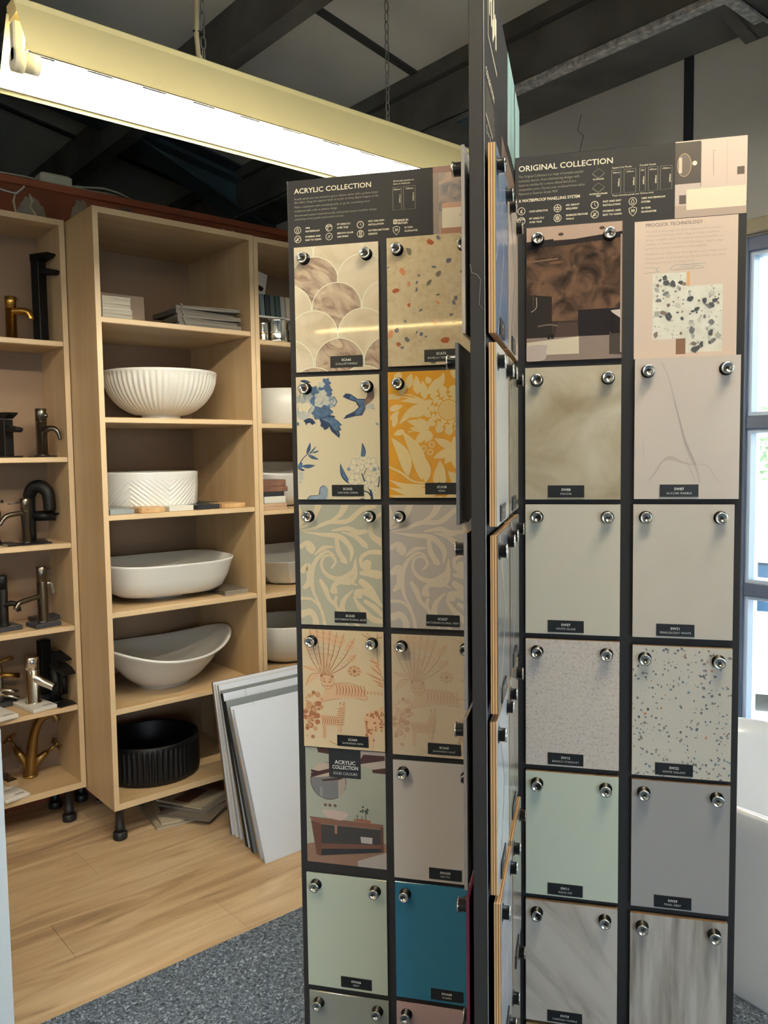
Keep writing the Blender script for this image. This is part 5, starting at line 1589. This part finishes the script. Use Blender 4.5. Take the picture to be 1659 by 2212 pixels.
# ------------------------------------------------------------------ taps in the left unit
brass = mat('brushed brass', '#b08a4a', 0.28, metal=1.0)
abrass = mat('antique brass', '#94784a', 0.36, metal=1.0)
gun = mat('brushed gunmetal', '#6c6862', 0.28, metal=1.0)
tapblk = mat('matt black tap', '#08090b', 0.5, spec=0.3)
plate_b = mat('black sample plate', '#14151a', 0.3)
block_g = mat('charcoal sample block', '#33353c', 0.5)
block_w = mat('white sample block', '#d4d0cb', 0.35)
def plate(t, w, d, h, m, mark=True, rz=0.0):
    o = MB().box(-w / 2, w / 2, -d / 2, d / 2, 0, h, min(.002, h * .3)).build('base_plate', m, t)
    if mark and h > .01:
        MB().box(w * .02, w * .38, -d * .40, -d * .34, h, h + .0004).build('label_strip', mat('label strip', '#202024' if m is block_w else '#8d8c88', 0.5), o)
    return h
def cyltap(t, h0, H, r, m, spout, lever=None, top=True):
    mb = MB().lathe([(.0001, h0), (r + .005, h0), (r + .005, h0 + .004), (r, h0 + .005), (r, h0 + H * .72), (r - .0012, h0 + H * .722), (r - .0012, h0 + H * .735), (r, h0 + H * .737), (r, h0 + H - .002), (r - .002, h0 + H), (.0001, h0 + H)], 28)
    mb.build('tap_body', m, t)
    MB().stube(spout[0], spout[1], 14).build('spout', m, t)
    if lever:
        MB().tube(lever[0], lever[1], 10).build('lever', m, t)
D2 = math.radians
# top shelf
t = thing('basin_mixer_tap', 'short brushed brass mixer tap on the top shelf', 'tap', (1.005, 3.43, 1.968), D2(8), 'taps')
h = plate(t, .085, .085, .006, plate_b, False)
cyltap(t, h, .168, .021, brass, ([(.0, -.01, .115), (.025, -.035, .117), (.042, -.052, .112), (.05, -.06, .095), (.05, -.06, .085)], [.013, .013, .013, .012, .012]), ([(.0, .0, .166), (.024, -.014, .166)], [.003, .004]))
t = thing('tall_basin_tap', 'tall black square tap with a flat spout on the top shelf', 'tap', (1.118, 3.43, 1.968), D2(24), 'taps')
h = plate(t, .09, .10, .006, plate_b, False)
MB().box(-.021, .021, -.021, .021, h, .322, .002).build('tap_body', tapblk, t)
MB().prism([(-.015, .300), (-.110, .278), (-.112, .270), (-.100, .262), (-.015, .272)], 'x', -.018, .018).build('spout', tapblk, t)
MB().prism([(.022, .324), (.022, .352), (-.075, .350), (-.078, .343), (-.020, .324)], 'x', -.022, .022).build('lever', tapblk, t)
# second shelf
t = thing('basin_mixer_tap', 'short black square mixer tap at the left of the second shelf', 'tap', (.962, 3.42, 1.509), D2(22), 'taps')
h = plate(t, .088, .088, .007, plate_b, False)
MB().box(-.021, .021, -.021, .021, h, .150, .002).build('tap_body', tapblk, t)
MB().prism([(-.015, .128), (-.080, .116), (-.082, .106), (-.070, .098), (-.015, .104)], 'x', -.017, .017).build('spout', tapblk, t)
MB().prism([(.022, .153), (.022, .178), (-.052, .176), (-.05, .170), (-.022, .153)], 'x', -.020, .020).build('lever', tapblk, t)
t = thing('basin_mixer_tap', 'short gunmetal round mixer tap at the right of the second shelf', 'tap', (1.100, 3.42, 1.509), D2(0), 'taps')
h = plate(t, .088, .088, .006, plate_b, False)
cyltap(t, h, .190, .022, gun, ([(.0, -.01, .105), (.018, -.04, .115), (.034, -.058, .112), (.044, -.066, .095), (.050, -.068, .070)], [.013, .012, .010, .008, .007]), ([(.0, -.012, .168), (.02, -.022, .168)], [.006, .008]))
# third shelf
t = thing('basin_mixer_tap', 'gunmetal mixer tap with a long pin lever on the third shelf', 'tap', (1.018, 3.40, 1.162), D2(0), 'taps')
h = plate(t, .17, .09, .006, plate_b, False)
cyltap(t, h, .178, .018, gun, ([(.0, 0, .125), (-.04, -.01, .125), (-.075, -.018, .119), (-.092, -.022, .105), (-.105, -.025, .085)], [.0095, .0095, .0095, .009, .008]), ([(-.01, 0, .170), (-.068, -.012, .166)], [.0035, .003]))
t = thing('arched_tap', 'black arched hook tap standing at the back of the third shelf', 'tap', (1.075, 3.50, 1.162), D2(-12), 'taps')
h = plate(t, .10, .11, .006, plate_b, False)
MB().stube([(-.01, 0, h), (-.01, 0, .16), (-.008, -.004, .195), (.008, -.014, .222), (.034, -.03, .226), (.056, -.044, .205), (.062, -.048, .165), (.062, -.048, .13)], [.023, .023, .025, .027, .027, .026, .025, .025], 18).build('spout', tapblk, t)
MB().cyl((-.008, 0, .105), (.085, -.02, .105), .021, 18).build('tap_body', tapblk, t)
MB().cyl((.085, -.02, .110), (.112, -.028, .114), .005, 10).build('lever', tapblk, t)
t = thing('basin_mixer_tap', 'chrome mixer tap with cross head at the left edge of the third shelf', 'tap', (.925, 3.47, 1.162), 0, 'taps')
h = plate(t, .13, .09, .006, plate_b, False)
MB().lathe([(.0001, h), (.018, h), (.014, .02), (.009, .06), (.012, .10), (.020, .105), (.020, .135), (.010, .14), (.008, .165), (.0001, .166)], 20).build('tap_body', chrome, t)
MB().cyl((-.03, 0, .172), (.03, 0, .172), .006, 10).cyl((0, -.03, .172), (0, .03, .172), .006, 10).build('cross_handle', chrome, t)
MB().tube([(0, 0, .12), (-.05, -.03, .125), (-.08, -.05, .10)], .010, 10).build('spout', chrome, t)
# fourth shelf
t = thing('basin_mixer_tap', 'slim gunmetal mixer tap on a charcoal block, fourth shelf', 'tap', (1.070, 3.40, .824), D2(8), 'taps')
h = plate(t, .105, .095, .018, block_g)
cyltap(t, h, .225, .0205, gun, ([(.0, 0, .105 + h), (-.045, -.006, .102 + h), (-.095, -.014, .094 + h), (-.108, -.017, .088 + h), (-.120, -.020, .070 + h)], [.010, .010, .010, .010, .0095]), ([(.015, 0, .215 + h), (.045, .02, .210 + h)], [.003, .003]))
t = thing('wall_spout', 'chrome spout on a charcoal block behind the slim gunmetal tap', 'tap', (1.118, 3.525, .824), D2(8), 'taps')
h = plate(t, .115, .08, .018, block_g, False)
MB().stube([(-.005, .0, h), (-.005, .0, .12), (.005, -.005, .15), (.022, -.012, .152), (.028, -.014, .13), (.030, -.014, .11)], [.012, .012, .012, .010, .009, .009], 12).build('spout', chrome, t)
t = thing('basin_mixer_tap', 'black round mixer tap on a charcoal block at the left of the fourth shelf', 'tap', (.925, 3.43, .824), D2(8), 'taps')
h = plate(t, .11, .10, .018, block_g)
cyltap(t, h, .20, .020, tapblk, ([(.0, -.01, .10), (.02, -.03, .108), (.036, -.045, .10), (.042, -.05, .075)], [.011, .011, .010, .009]))
# fifth shelf
t = thing('basin_mixer_tap', 'chrome mixer tap with a D-shaped spout on a white block', 'tap', (1.025, 3.425, .493), D2(10), 'taps')
h = plate(t, .10, .19, .016, block_w)
cyltap(t, h, .190, .0265, chrome, ([(.0, -.01, .105 + h), (.022, -.03, .088 + h), (.048, -.062, .070 + h), (.054, -.070, .066 + h)], [.020, .019, .018, .018]), ([(-.02, -.012, .150 + h), (-.034, -.022, .150 + h)], [.004, .006]))
t = thing('tall_basin_tap', 'black square column tap at the back of the fifth shelf', 'tap', (1.105, 3.525, .493), D2(12), 'taps')
h = plate(t, .10, .09, .016, block_g, False)
MB().box(-.021, .021, -.021, .021, h, .245, .002).build('tap_body', tapblk, t)
t = thing('waterfall_tap', 'black waterfall tap with two flat blades, front right of the fifth shelf', 'tap', (1.120, 3.40, .493), D2(14), 'taps')
h = plate(t, .085, .14, .005, plate_b, False)
MB().cyl((-.006, .012, h), (-.006, .012, .155), .019, 20).cyl((-.006, .012, h), (-.006, .012, h + .006), .027, 20).cyl((.02, -.008, h + .03), (.02, -.008, .12), .012, 14).build('tap_body', tapblk, t)
MB().prism([(.03, .150), (.03, .168), (-.075, .135), (-.075, .128)], 'x', -.022, .040).build('spout', tapblk, t)
MB().prism([(.035, .205), (.035, .212), (-.045, .186), (-.045, .180)], 'x', -.014, .034).box(-.012, .006, .0, .026, .15, .207).build('lever', tapblk, t)
t = thing('bath_filler_tap', 'chrome and brass lever tap on a charcoal block at the left of the fifth shelf', 'tap', (.925, 3.535, .493), D2(8), 'taps')
h = plate(t, .12, .10, .016, block_g, False)
MB().lathe([(.0001, h), (.02, h), (.016, .06), (.016, .17), (.0001, .172)], 18).build('tap_body', chrome, t)
MB().cyl((-.01, 0, .18), (.05, -.03, .195), .006, 10).cyl((0, -.01, .13), (.072, -.03, .115), .010, 10).build('lever', brass, t)
MB().cyl((0, -.01, .07), (.06, -.04, .05), .008, 10).cyl((0, -.01, .045), (.06, -.05, .028), .007, 10).build('spout', chrome, t)
t = thing('basin_mixer_tap', 'small chrome tap on a white block at the front left of the fifth shelf', 'tap', (.868, 3.39, .493), D2(10), 'taps')
h = plate(t, .105, .17, .016, block_w)
MB().lathe([(.0001, h), (.022, h), (.018, h + .02), (.017, .07), (.012, .09), (.0001, .092)], 20, (-.02, .03, 0)).build('tap_body', chrome, t)
MB().tube([(-.02, .02, .06), (-.02, -.02, .065), (-.02, -.05, .05)], .010, 12).build('spout', chrome, t)
# bottom shelf
t = thing('cross_handle_tap', 'antique brass swan-neck tap with two cross handles', 'tap', (1.030, 3.53, .167), D2(-5), 'taps')
MB().lathe([(.0001, 0), (.030, 0), (.030, .006), (.026, .010), (.0001, .012)], 24).stube([(0, 0, .005), (.004, -.004, .06), (.012, -.01, .13), (.022, -.018, .19), (.042, -.03, .240), (.070, -.045, .262), (.094, -.058, .258), (.102, -.062, .235)], [.026, .024, .019, .0165, .0155, .015, .0145, .014], 16).build('spout', abrass, t)
for sx, pts in ((1, [(.006, 0, .03), (.035, -.01, .070), (.065, -.02, .095)]), (-1, [(-.006, 0, .03), (-.028, .01, .085), (-.048, .02, .125)])):
    b_ = MB().tube(pts, [.018, .017, .012], 14).build('tap_body', abrass, t)
    e = Vector(pts[2]); dv = (e - Vector(pts[1])).normalized()
    mb = MB().tube([e, e + dv * .05], [.007, .006], 10)
    c0 = e + dv * .05
    u = dv.cross(Vector((0, 1, 0))).normalized(); v = dv.cross(u)
    mb.cyl(c0 - dv * .008, c0 + dv * .008, .010, 12)
    for k in range(4):
        q = k * 1.5708 + .5
        d = u * math.cos(q) + v * math.sin(q)
        mb.tube([c0, c0 + d * .026, c0 + d * .030], [.0045, .005, .0075], 8)
    mb.build('cross_handle', abrass, t)
t = thing('basin_mixer_tap', 'chrome square tap on a white block, bottom shelf beside the white unit', 'tap', (.895, 3.41, .167), D2(12), 'taps')
h = plate(t, .10, .20, .014, block_w)
MB().box(-.022, .022, -.02, .024, h, .075, .002).build('tap_body', chrome, t)
MB().box(-.02, .02, -.075, -.02, .05, .072, .002).build('spout', chrome, t)
MB().prism([(.04, .14), (.04, .146), (-.07, .118), (-.07, .112)], 'x', -.032, .045).box(-.014, .016, 0, .022, .07, .138).build('lever', mat('smoked metal lever', '#5c5049', 0.35, metal=.5), t)

# ------------------------------------------------------------------ books, binders, sample blocks
page = noisemat('paper edge', ('#7d766a', '#a39b8c', '#c1b8a6'), 9, (0.4, 0.4, 45), rough=0.8)
def book(label, name, loc, rz, w, d, h, cov, spine=False, cat='brochure', grp=None, page_m=None, tilt=(0, 0)):
    t = thing(name, label, cat, loc, rz, grp, rot=(tilt[0], tilt[1], rz))
    MB().box(.0015, w - .0015, .0015, d - .0015, .0012, h - .0012).build('pages', page_m or page, t)
    mb = MB().box(0, w, 0, d, 0, .0012).box(0, w, 0, d, h - .0012, h)
    mb.box(0, .0012, 0, d, 0, h) if not spine else mb.box(0, w, d - .0012, d, 0, h)
    mb.build('cover', cov, t)
    return t
cov_w, cov_g, cov_d = mat('white cover', '#c9c5bb', 0.4), mat('grey cover', '#7b756c', 0.5), mat('dark cover', '#3c3a38', 0.45)
book('lower of two thick catalogues with a curled white cover on the top shelf', 'catalogue', (1.225, 3.055, 2.033), 0, .118, .21, .036, cov_w, cat='catalogue')
book('upper of two thick catalogues lying on the top shelf', 'catalogue', (1.225, 3.055, 2.069), 0, .112, .21, .046, cov_w, cat='catalogue')
tag(MB().box(0, .215, 0, .016, 0, .165, .002).build('display_board', mat('pinkish beige card', '#c4ab93', 0.7), None, (1.335, 3.395, 2.033), (D2(-3), 0, 0)), 'pinkish beige rectangular board standing behind the two catalogues', 'board')
random.seed(6)
metal_chain = mat('ball chain', '#a9a498', 0.35, metal=.8)
z = 2.033
bl_lab = ['bottom', 'second', 'third', 'fourth', 'topmost']
for i in range(5):
    hgt = (.020, .018, .016, .020, .014)[i]
    rz = D2((-6, -2, -8, 1, -10)[i])
    t = book('%s of the grey ring-chained swatch books piled on the top shelf' % (bl_lab[i] + (' one' if i else ' one')), 'swatch_book', (1.555 - .004 * (i % 2), 3.090 + .006 * i, z), rz, .275, .21, hgt, cov_d if i % 2 else cov_g, grp='swatch books on the top shelf', cat='swatch book', page_m=noisemat('swatch leaves', ('#3f3b38', '#6c665e', '#97907f'), 9, (0.4, 0.4, 60), rough=0.6))
    mb = MB()
    for k in range(12):
        q = -.3 + k * .30
        x, zz = .02 + .0 * k, hgt / 2 + math.sin(q) * (hgt / 2 + .004)
        r = .0025
        mb.lathe([(.0001, -r), (r * .7, -r * .7), (r, 0), (r * .7, r * .7), (.0001, r)], 8, (.022 + .004 * math.cos(q * 2), -.003 - .006 * abs(math.sin(q)), zz))
    mb.build('ring_chain', metal_chain, t)
    z += hgt + .0006
# flat sample blocks in front of the chevron basin
wood_b = noisemat('pale oak block', ('#b08a5c', '#c29d6e', '#cfae82'), 6, (4, .5, 4), rough=0.5)
def block(label, loc, rz, w, d, h, m, ribs=False):
    t = thing('sample_block', label, 'sample block', loc, rz, 'sample blocks')
    MB().box(0, w, 0, d, 0, h, .0015).build('slab', m, t)
    if ribs:
        mb = MB()
        for k in range(9):
            mb.box(-.004, 0, .008 + k * d / 9.3, .008 + k * d / 9.3 + .007, 0.002, h - .002)
        mb.build('fluted_edge', m, t)
    return t
zs = 1.283
block('pale grey square sample block at the front left of the chevron basin', (1.222, 3.046, zs), D2(4), .100, .16, .021, mat('grey block', '#8c9496', 0.5))
block('pale oak fluted sample block beside the grey one', (1.350, 3.052, zs), D2(-2), .098, .10, .022, wood_b, True)
block('white gloss sample block between the oak and black ones', (1.470, 3.056, zs), D2(1), .108, .10, .022, mat('white gloss block', '#d8d6cc', 0.15))
block('charcoal sample block to the right of the white one', (1.598, 3.060, zs), D2(3), .106, .10, .020, mat('charcoal block', '#2d2f34', 0.3))
block('dark green sample block lying behind the charcoal one', (1.645, 3.185, zs), D2(5), .125, .12, .022, mat('dark green block', '#2c3430', 0.35))
block('light oak sample block at the right end of the shelf', (1.722, 3.062, zs), D2(4), .108, .12, .020, wood_b, True)
# brochures beside the soft rectangular basin
z = .906
for i, lab in enumerate(('lowest', 'middle', 'top')):
    t = book('%s of three thin grey brochures beside the soft rectangular basin' % lab, 'brochure', (1.722 + .002 * i, 3.075 + .004 * i, z), D2(3 - 2 * i), .118, .24, .006, mat('taupe cover', '#6f675c', 0.35), grp='thin brochures on the shelf', page_m=mat('thin pages', '#b3ab9c', 0.7))
    z += .0064
# stack of sample blocks in the half-hidden unit
z = 1.265
red_b, pal_b = noisemat('red brown fluted wood', ('#5a3f35', '#6d4c40', '#7d5a4a'), 6, (3, .5, 3), rough=0.5), noisemat('pink oak', ('#b29378', '#c0a389', '#ccb197'), 6, (.5, 3, 3), rough=0.5)
for i, (h, w, m, lab) in enumerate(((.012, .125, pal_b, 'bottom pale oak block'), (.016, .125, pal_b, 'pale oak block, second from the bottom'), (.030, .112, mat('white gloss block', '#d8d6cc', 0.15), 'white block'), (.020, .112, mat('charcoal block', '#2d2f34', 0.3), 'black block'), (.022, .130, red_b, 'lower red-brown fluted block'), (.030, .122, red_b, 'top red-brown fluted block'))):
    block('%s in the pile in front of the raised-back basin' % lab, (1.908 + (.006 if i == 2 else 0), 3.050 + .002 * (i % 2), z), 0, w, .10, h, m, i >= 4)
    z += h + .0003

# top shelf of the half-hidden unit: handle board, colour swatches, chrome pieces
t = thing('handle_board', 'white board with dark handles leaning in the half-hidden unit', 'sample board', (1.907, 3.32, 2.0445), 0, rot=(D2(-6), D2(14), 0))
MB().box(0, .165, 0, .012, 0, .37, .002).build('board', mat('white board', '#c9c7bf', 0.4), t)
for z in (.11, .20, .29):
    o = MB().tube([(.03, -.004, z + .006), (.07, -.014, z), (.10, -.014, z), (.14, -.006, z - .003)], [.006, .004, .009, .011], 12).build('handle', mat('dark handle', '#2e2a26', 0.3, metal=.7), t)
t = thing('swatch_rack', 'white rack holding the row of colour tabs in the half-hidden unit', 'swatch rack', (1.906, 3.09, 2.003))
MB().box(.0, .26, .02, .10, .108, .118, .002).box(0, .02, .03, .09, 0, .108).box(.24, .26, .03, .09, 0, .108).build('rack_shelf', mat('white rack', '#d3d3ce', 0.25), t)
for i, (c, lab) in enumerate((('#6f7370', 'grey green'), ('#5a5b63', 'slate'), ('#6b7b7e', 'blue grey'), ('#33393f', 'charcoal'), ('#4d5a5b', 'dark sage'), ('#3a4f4f', 'bottle green'), ('#9c9c9a', 'silver grey'), ('#b7b09d', 'cream'), ('#5d5c58', 'taupe'))):
    tag(MB().box(0, .024, 0, .05, 0, .098, .0015).build('colour_tab', mat('tab ' + lab, c, 0.12), None, (1.910 + .0275 * i, 3.125, 2.1212), (D2(-6), 0, 0)), '%s upright colour tab in the white swatch rack' % lab, 'colour swatch', 'colour tabs in the rack')
for i, (x, y, r, h, lab) in enumerate(((1.948, 3.085, .024, .080, 'left narrow'), (2.025, 3.090, .044, .100, 'middle wide'), (2.112, 3.085, .034, .060, 'right low'))):
    t = thing('chrome_canister', '%s chrome canister under the colour tabs' % lab, 'canister', (x, y, 2.003), 0, 'chrome canisters')
    MB().lathe([(.0001, 0), (r, 0), (r * 1.05, .004), (r, .010), (r * .96, .02), (r * .96, h - .014), (r * 1.02, h - .010), (r * 1.02, h - .002), (r * .98, h), (.0001, h)], 32).build('body', chrome, t)
    MB().lathe([(r * 1.03, h * .38), (r * 1.06, h * .40), (r * 1.03, h * .42)], 32).build('band', brass if i != 1 else chrome, t)

# ------------------------------------------------------------------ on the floor: leaning panels, brochures
fm = [('brown', '#6b5846'), ('ivory', '#d8d2c0'), ('light grey', '#9a9a94'), ('grey beige', '#a39d8e'), ('black', '#141619'), ('dark slate', '#20242a'), ('beige', '#a58f78'), ('white', '#c9cdd6')]
bots = [2.792, 2.764, 2.738, 2.706, 2.658, 2.604, 2.548, 2.508]
tops = [2.912, 2.896, 2.878, 2.858, 2.828, 2.800, 2.762, 2.730]
hts = [.605, .603, .604, .590, .592, .578, .570, .572]
xsl = [1.566, 1.570, 1.572, 1.572, 1.560, 1.552, 1.547, 1.543]
ths = [.014, .012, .012, .014, .022, .020, .012, .010]
for i, (n, c) in enumerate(fm):
    ang = math.atan2(tops[i] - bots[i], .58)
    lab = {0: 'brown-backed wall panel at the rear of the leaning stack', 7: 'white wall panel at the front of the leaning stack on the floor'}.get(i, '%s-edged wall panel leaning %s from the front of the stack' % (n, ('eighth', 'seventh', 'sixth', 'fifth', 'fourth', 'third', 'second', 'first')[i]))
    t = thing('leaning_wallboard', lab, 'wall panel', (xsl[i], bots[i], 0.0), 0, 'leaning wall panels', rot=(-ang, 0, 0))
    H_ = hts[i]
    MB().box(0, .62, .0008, ths[i], 0, H_, .0006).build('core', mat('panel edge ' + n, c, 0.6), t)
    MB().box(.0003, .6197, 0, .0008, .0003, H_ - .0003).build('face', mat('panel face ' + ('white' if i not in (3, 5) else 'blue grey'), '#d6dff0' if i not in (3, 5) else '#7d8790', 0.22), t)
    if i in (4, 6):
        MB().box(.10, .101, -.0003, .0, H_ - .03, H_).build('joint_line', mat('thin dark line', '#23262a', 0.6), t)
cov = [('#8a847a', 'grey'), ('#6d675f', 'taupe'), ('#b0a68f', 'cream'), ('#9d937d', 'buff'), ('#77716a', 'stone'), ('#a89d88', 'ivory'), ('#54504c', 'dark')]
lay = [(1.42, 3.285, .0, 38, 6, 'dark brochure at the back left of the floor pile, under the grey one'), (1.36, 3.03, .0, -8, 3, 'buff brochure at the front of the floor pile, lying flat'), (1.385, 3.045, .0096, -14, 2, 'cream brochure with a small printed block, second in the floor pile'),
       (1.535, 2.92, .0192, 35, 1, 'taupe brochure fanned out in the middle of the floor pile'), (1.555, 2.975, .0288, 30, 4, 'stone brochure under the topmost one of the floor pile'), (1.545, 3.005, .0384, 26, 5, 'topmost ivory brochure with a brown picture in the floor pile'), (1.415, 3.30, .0096, 28, 0, 'grey brochure at the back left of the floor pile')]
for i, (x, y, z, a, k, lab) in enumerate(lay):
    t = book(lab, 'brochure', (x, y, z + .0008), D2(a), .180, .235, .009, mat('brochure ' + cov[k][1], cov[k][0], 0.4), grp='brochures on the floor', page_m=mat('thin pages', '#b3ab9c', 0.7))
    if i in (2, 5):
        P = MB().box(.02, .16, .08, .16, .0091, .0094)
        P.build('printed_picture', mat('brown picture', '#6a4c3f', 0.4), t)

# ------------------------------------------------------------------ white unit at the left edge, freestanding bath
t = thing('white_unit', 'white gloss unit cut off by the left edge of the photograph', 'cabinet', (.527, 2.02, 0.0), D2(-15))
mb = MB().prism([(-.5, 0), (0, 0), (0, .862), (-.004, .872), (-.013, .880), (-.5, .880)], 'y', 0, .018)
wh = mat('cool white gloss', '#d3dbe2', 0.25)
mb.build('front_panel', wh, t)
MB().box(-.5, -.03, .018, .42, .05, .872, .002).build('carcass', wh, t)
MB().lathe([(.0001, .866), (.0022, .866), (.0022, .8655)], 10).build('screw_cover', dark_chrome, t, (-.010, -.0004, .0), (0, 0, 0)) if False else None

bath_m = mat('white acrylic bath', '#dfe3e8', 0.16, spec=0.6)
t = thing('freestanding_bath', 'white freestanding oval bath in front of the window', 'bath', (2.43, .56, 0.001))
k = 120
R_ = [sup(.34, .86, 2.7, k, 0), sup(.345, .865, 2.7, k, .012), sup(.352, .88, 2.75, k, .08), sup(.372, .905, 2.8, k, .28), sup(.402, .94, 2.9, k, .50), sup(.415, .955, 2.9, k, .556), sup(.413, .953, 2.9, k, .566), sup(.405, .945, 2.9, k, .570), sup(.394, .934, 2.9, k, .566), sup(.38, .90, 2.8, k, .50), sup(.34, .80, 2.7, k, .25), sup(.30, .70, 2.6, k, .16), sup(.22, .58, 2.4, k, .13), sup(.01, .03, 2, k, .125)]
MB().loft(R_, capa=True).build('shell', bath_m, t)
MB().lathe([(.0001, .128), (.03, .128), (.032, .126)], 20).build('waste', chrome, t)

# ------------------------------------------------------------------ outside the window
GZ = -1.0
asph = mat('pale concrete yard', '#8d8c88', 0.9, var=0.08, scale=1.2)
o = MB().box(3.1, 40, -20, 30, GZ - .2, GZ).box(-30, 3.1, -30, -4.2, GZ - .2, GZ).build('ground', asph); tag(o, kind='structure')
rnd = random.Random(2)
mb = MB()
for i in range(1400):
    x, y = rnd.uniform(6.15, 6.75), rnd.uniform(.6, 5.2)
    h_ = rnd.uniform(.05, .13); a = rnd.uniform(0, 6.28); w_ = .008
    dx, dy = math.cos(a) * w_, math.sin(a) * w_
    lx, ly = rnd.uniform(-.04, .04), rnd.uniform(-.04, .04)
    mb.add([(x - dx, y - dy, GZ), (x + dx, y + dy, GZ), (x + lx, y + ly, GZ + h_)], [(0, 1, 2)])
o = mb.build('grass_verge', mat('yellow green grass', '#a3a35a', 0.8)); tag(o, 'strip of yellow-green grass beyond the window', 'grass', None, 'stuff')

carw, carg, card = mat('white car paint', '#e2e6ea', 0.2, coat=.5), mat('dark car glass', '#1f3346', 0.06), mat('black car trim', '#20242a', 0.5)
t = thing('car', 'white car parked beyond the window', 'car', (8.3, 3.55, GZ), D2(-62))
sec = [(-2.0, .45, .75), (-1.95, .30, .95), (-1.2, .24, 1.02), (-.55, .22, 1.03), (.8, .22, .98), (1.55, .24, .88), (1.95, .30, .70), (2.03, .40, .58)]
rings = []
for x, z0, z1 in sec:
    hw = .84 if abs(x) < 1.7 else .74
    rings.append([(x, -hw * .9, z0), (x, hw * .9, z0), (x, hw, z0 + .18), (x, hw * .96, z1 - .12), (x, hw * .82, z1), (x, -hw * .82, z1), (x, -hw * .96, z1 - .12), (x, -hw, z0 + .18)])
MB().loft(rings, capa=True, capb=True).build('body', carw, t)
cab = [(-1.9, .95, .97, .70), (-1.5, .98, 1.38, .60), (-.7, 1.0, 1.48, .60), (.1, 1.0, 1.44, .60), (.9, .95, .97, .70)]
rings = [[(x, -.72, z0), (x, .72, z0), (x, w, z1), (x, -w, z1)] for x, z0, z1, w in cab]
MB().loft(rings, capa=True, capb=True, smooth=False).build('cabin_glass', carg, t)
MB().box(-1.5, .1, -.60, .60, 1.42, 1.50, .03).build('roof', carw, t)
for y in (-.62, .62):
    MB().tube([(.95, y * 1.12, .97), (.1, y, 1.45), (-.7, y, 1.49), (-1.5, y, 1.42), (-1.9, y * 1.1, .98)], .03, 8).build('pillar', carw, t)
for x in (-1.25, 1.3):
    for y in (-.80, .80):
        w_ = MB().tube([(x, y - .09, .31), (x, y + .09, .31)], .31, 24).build('wheel', card, t)
        MB().tube([(x, y - .10, .31), (x, y + .10, .31)], .19, 20).build('hub_cap', mat('silver wheel', '#9aa0a6', 0.3, metal=.6), w_)
MB().box(1.80, 2.06, -.72, .72, .24, .46, .03).build('bumper', card, t)
MB().box(2.0, 2.045, -.30, .30, .48, .60, .01).build('grille', card, t)
for y in (-.58, .58):
    MB().box(1.90, 2.02, y - .15, y + .15, .56, .70, .03).build('headlight', mat('headlamp glass', '#9db4c4', 0.1), t)

t = thing('outbuilding', 'white rendered outbuilding across the yard', 'building', (17.0, 4.0, GZ), D2(-10))
wh_r = mat('white render', '#dfe0de', 0.9, var=.03, scale=.6)
MB().box(0, 6, -14, 20, 0, 3.6).build('wall', wh_r, t)
MB().box(-.3, 6.3, -14.3, 20.3, 3.6, 3.8).build('roof', mat('grey roof edge', '#8f969c', 0.8), t)
MB().box(-.03, 0, -14, 20, 1.55, 1.65).build('ledge', mat('grey ledge', '#9aa3ac', 0.8), t)
for y in (-6, 0, 6, 12):
    f_ = MB().box(-.05, 0, y, y + 2.2, .0, 1.5).build('door', mat('pale grey shutter', '#c3c9cd', 0.7), t)
    for k in range(6):
        MB().box(-.06, -.05, y + .05, y + 2.15, .08 + .24 * k, .28 + .24 * k).build('slat', mat('pale grey shutter', '#c3c9cd', 0.7), f_)
t = thing('tree', 'small leafy tree in front of the white outbuilding', 'tree', (12.5, 6.2, GZ))
MB().tube([(0, 0, 0), (.05, .02, .8), (0, .1, 1.8), (.1, .1, 2.6)], [.09, .08, .06, .03], 10).build('trunk', mat('bark', '#5d5146', 0.9), t)
mb = MB()
for i in range(900):
    d = Vector((rnd.gauss(0, 1), rnd.gauss(0, 1), rnd.gauss(0, 1))).normalized() * (rnd.random() ** .4) * 1.0
    c = Vector((0, .1, 2.6)) + Vector((d.x, d.y, d.z * .8))
    u = Vector((rnd.gauss(0, 1), rnd.gauss(0, 1), rnd.gauss(0, 1))).normalized() * .07
    v = u.cross(Vector((rnd.gauss(0, 1), rnd.gauss(0, 1), rnd.gauss(0, 1)))).normalized() * .035
    mb.add([c - u, c + v, c + u, c - v], [(0, 1, 2, 3)])
o = mb.build('foliage', mat('leaf green', '#6d8560', 0.7), t); o['kind'] = 'stuff'

# ------------------------------------------------------------------ unseen trough lights added to brighten the boards, and the strip light
fitting((0.15, .28, 2.78), 0.0, 'added fluorescent trough light overhead out of view, brightening the boards', 1.62, 'added lights')
fitting((-3.6, 1.6, 2.62), 0.0, 'added fluorescent trough light far left out of view, for extra light', 1.62, 'added lights')
fitting((-1.55, 1.0, 2.62), 0.0, 'added fluorescent trough light left of the camera, brightening the left board', 1.62, 'added lights')
t = thing('led_strip', 'warm yellow strip light under the roof behind the camera', 'strip light', (-3.1, -.85, 2.5), math.atan2(-.49, .41))
MB().box(-1.0, 0.75, -.012, .012, 0, .012).build('channel', mat('white aluminium', '#d0d0cc', 0.4), t)
MB().box(-.99, .74, -.008, .008, -.004, 0).build('diffuser', mat('lit strip', '#ffffff', 0.4, emit=(1.0, .72, .30), estr=80.0), t)
MB().cyl((0, 0, .012), (0, 0, 1.8), .003, 8).build('hanger', mat('steel wire', '#9a9a98', 0.4, metal=.8), t)
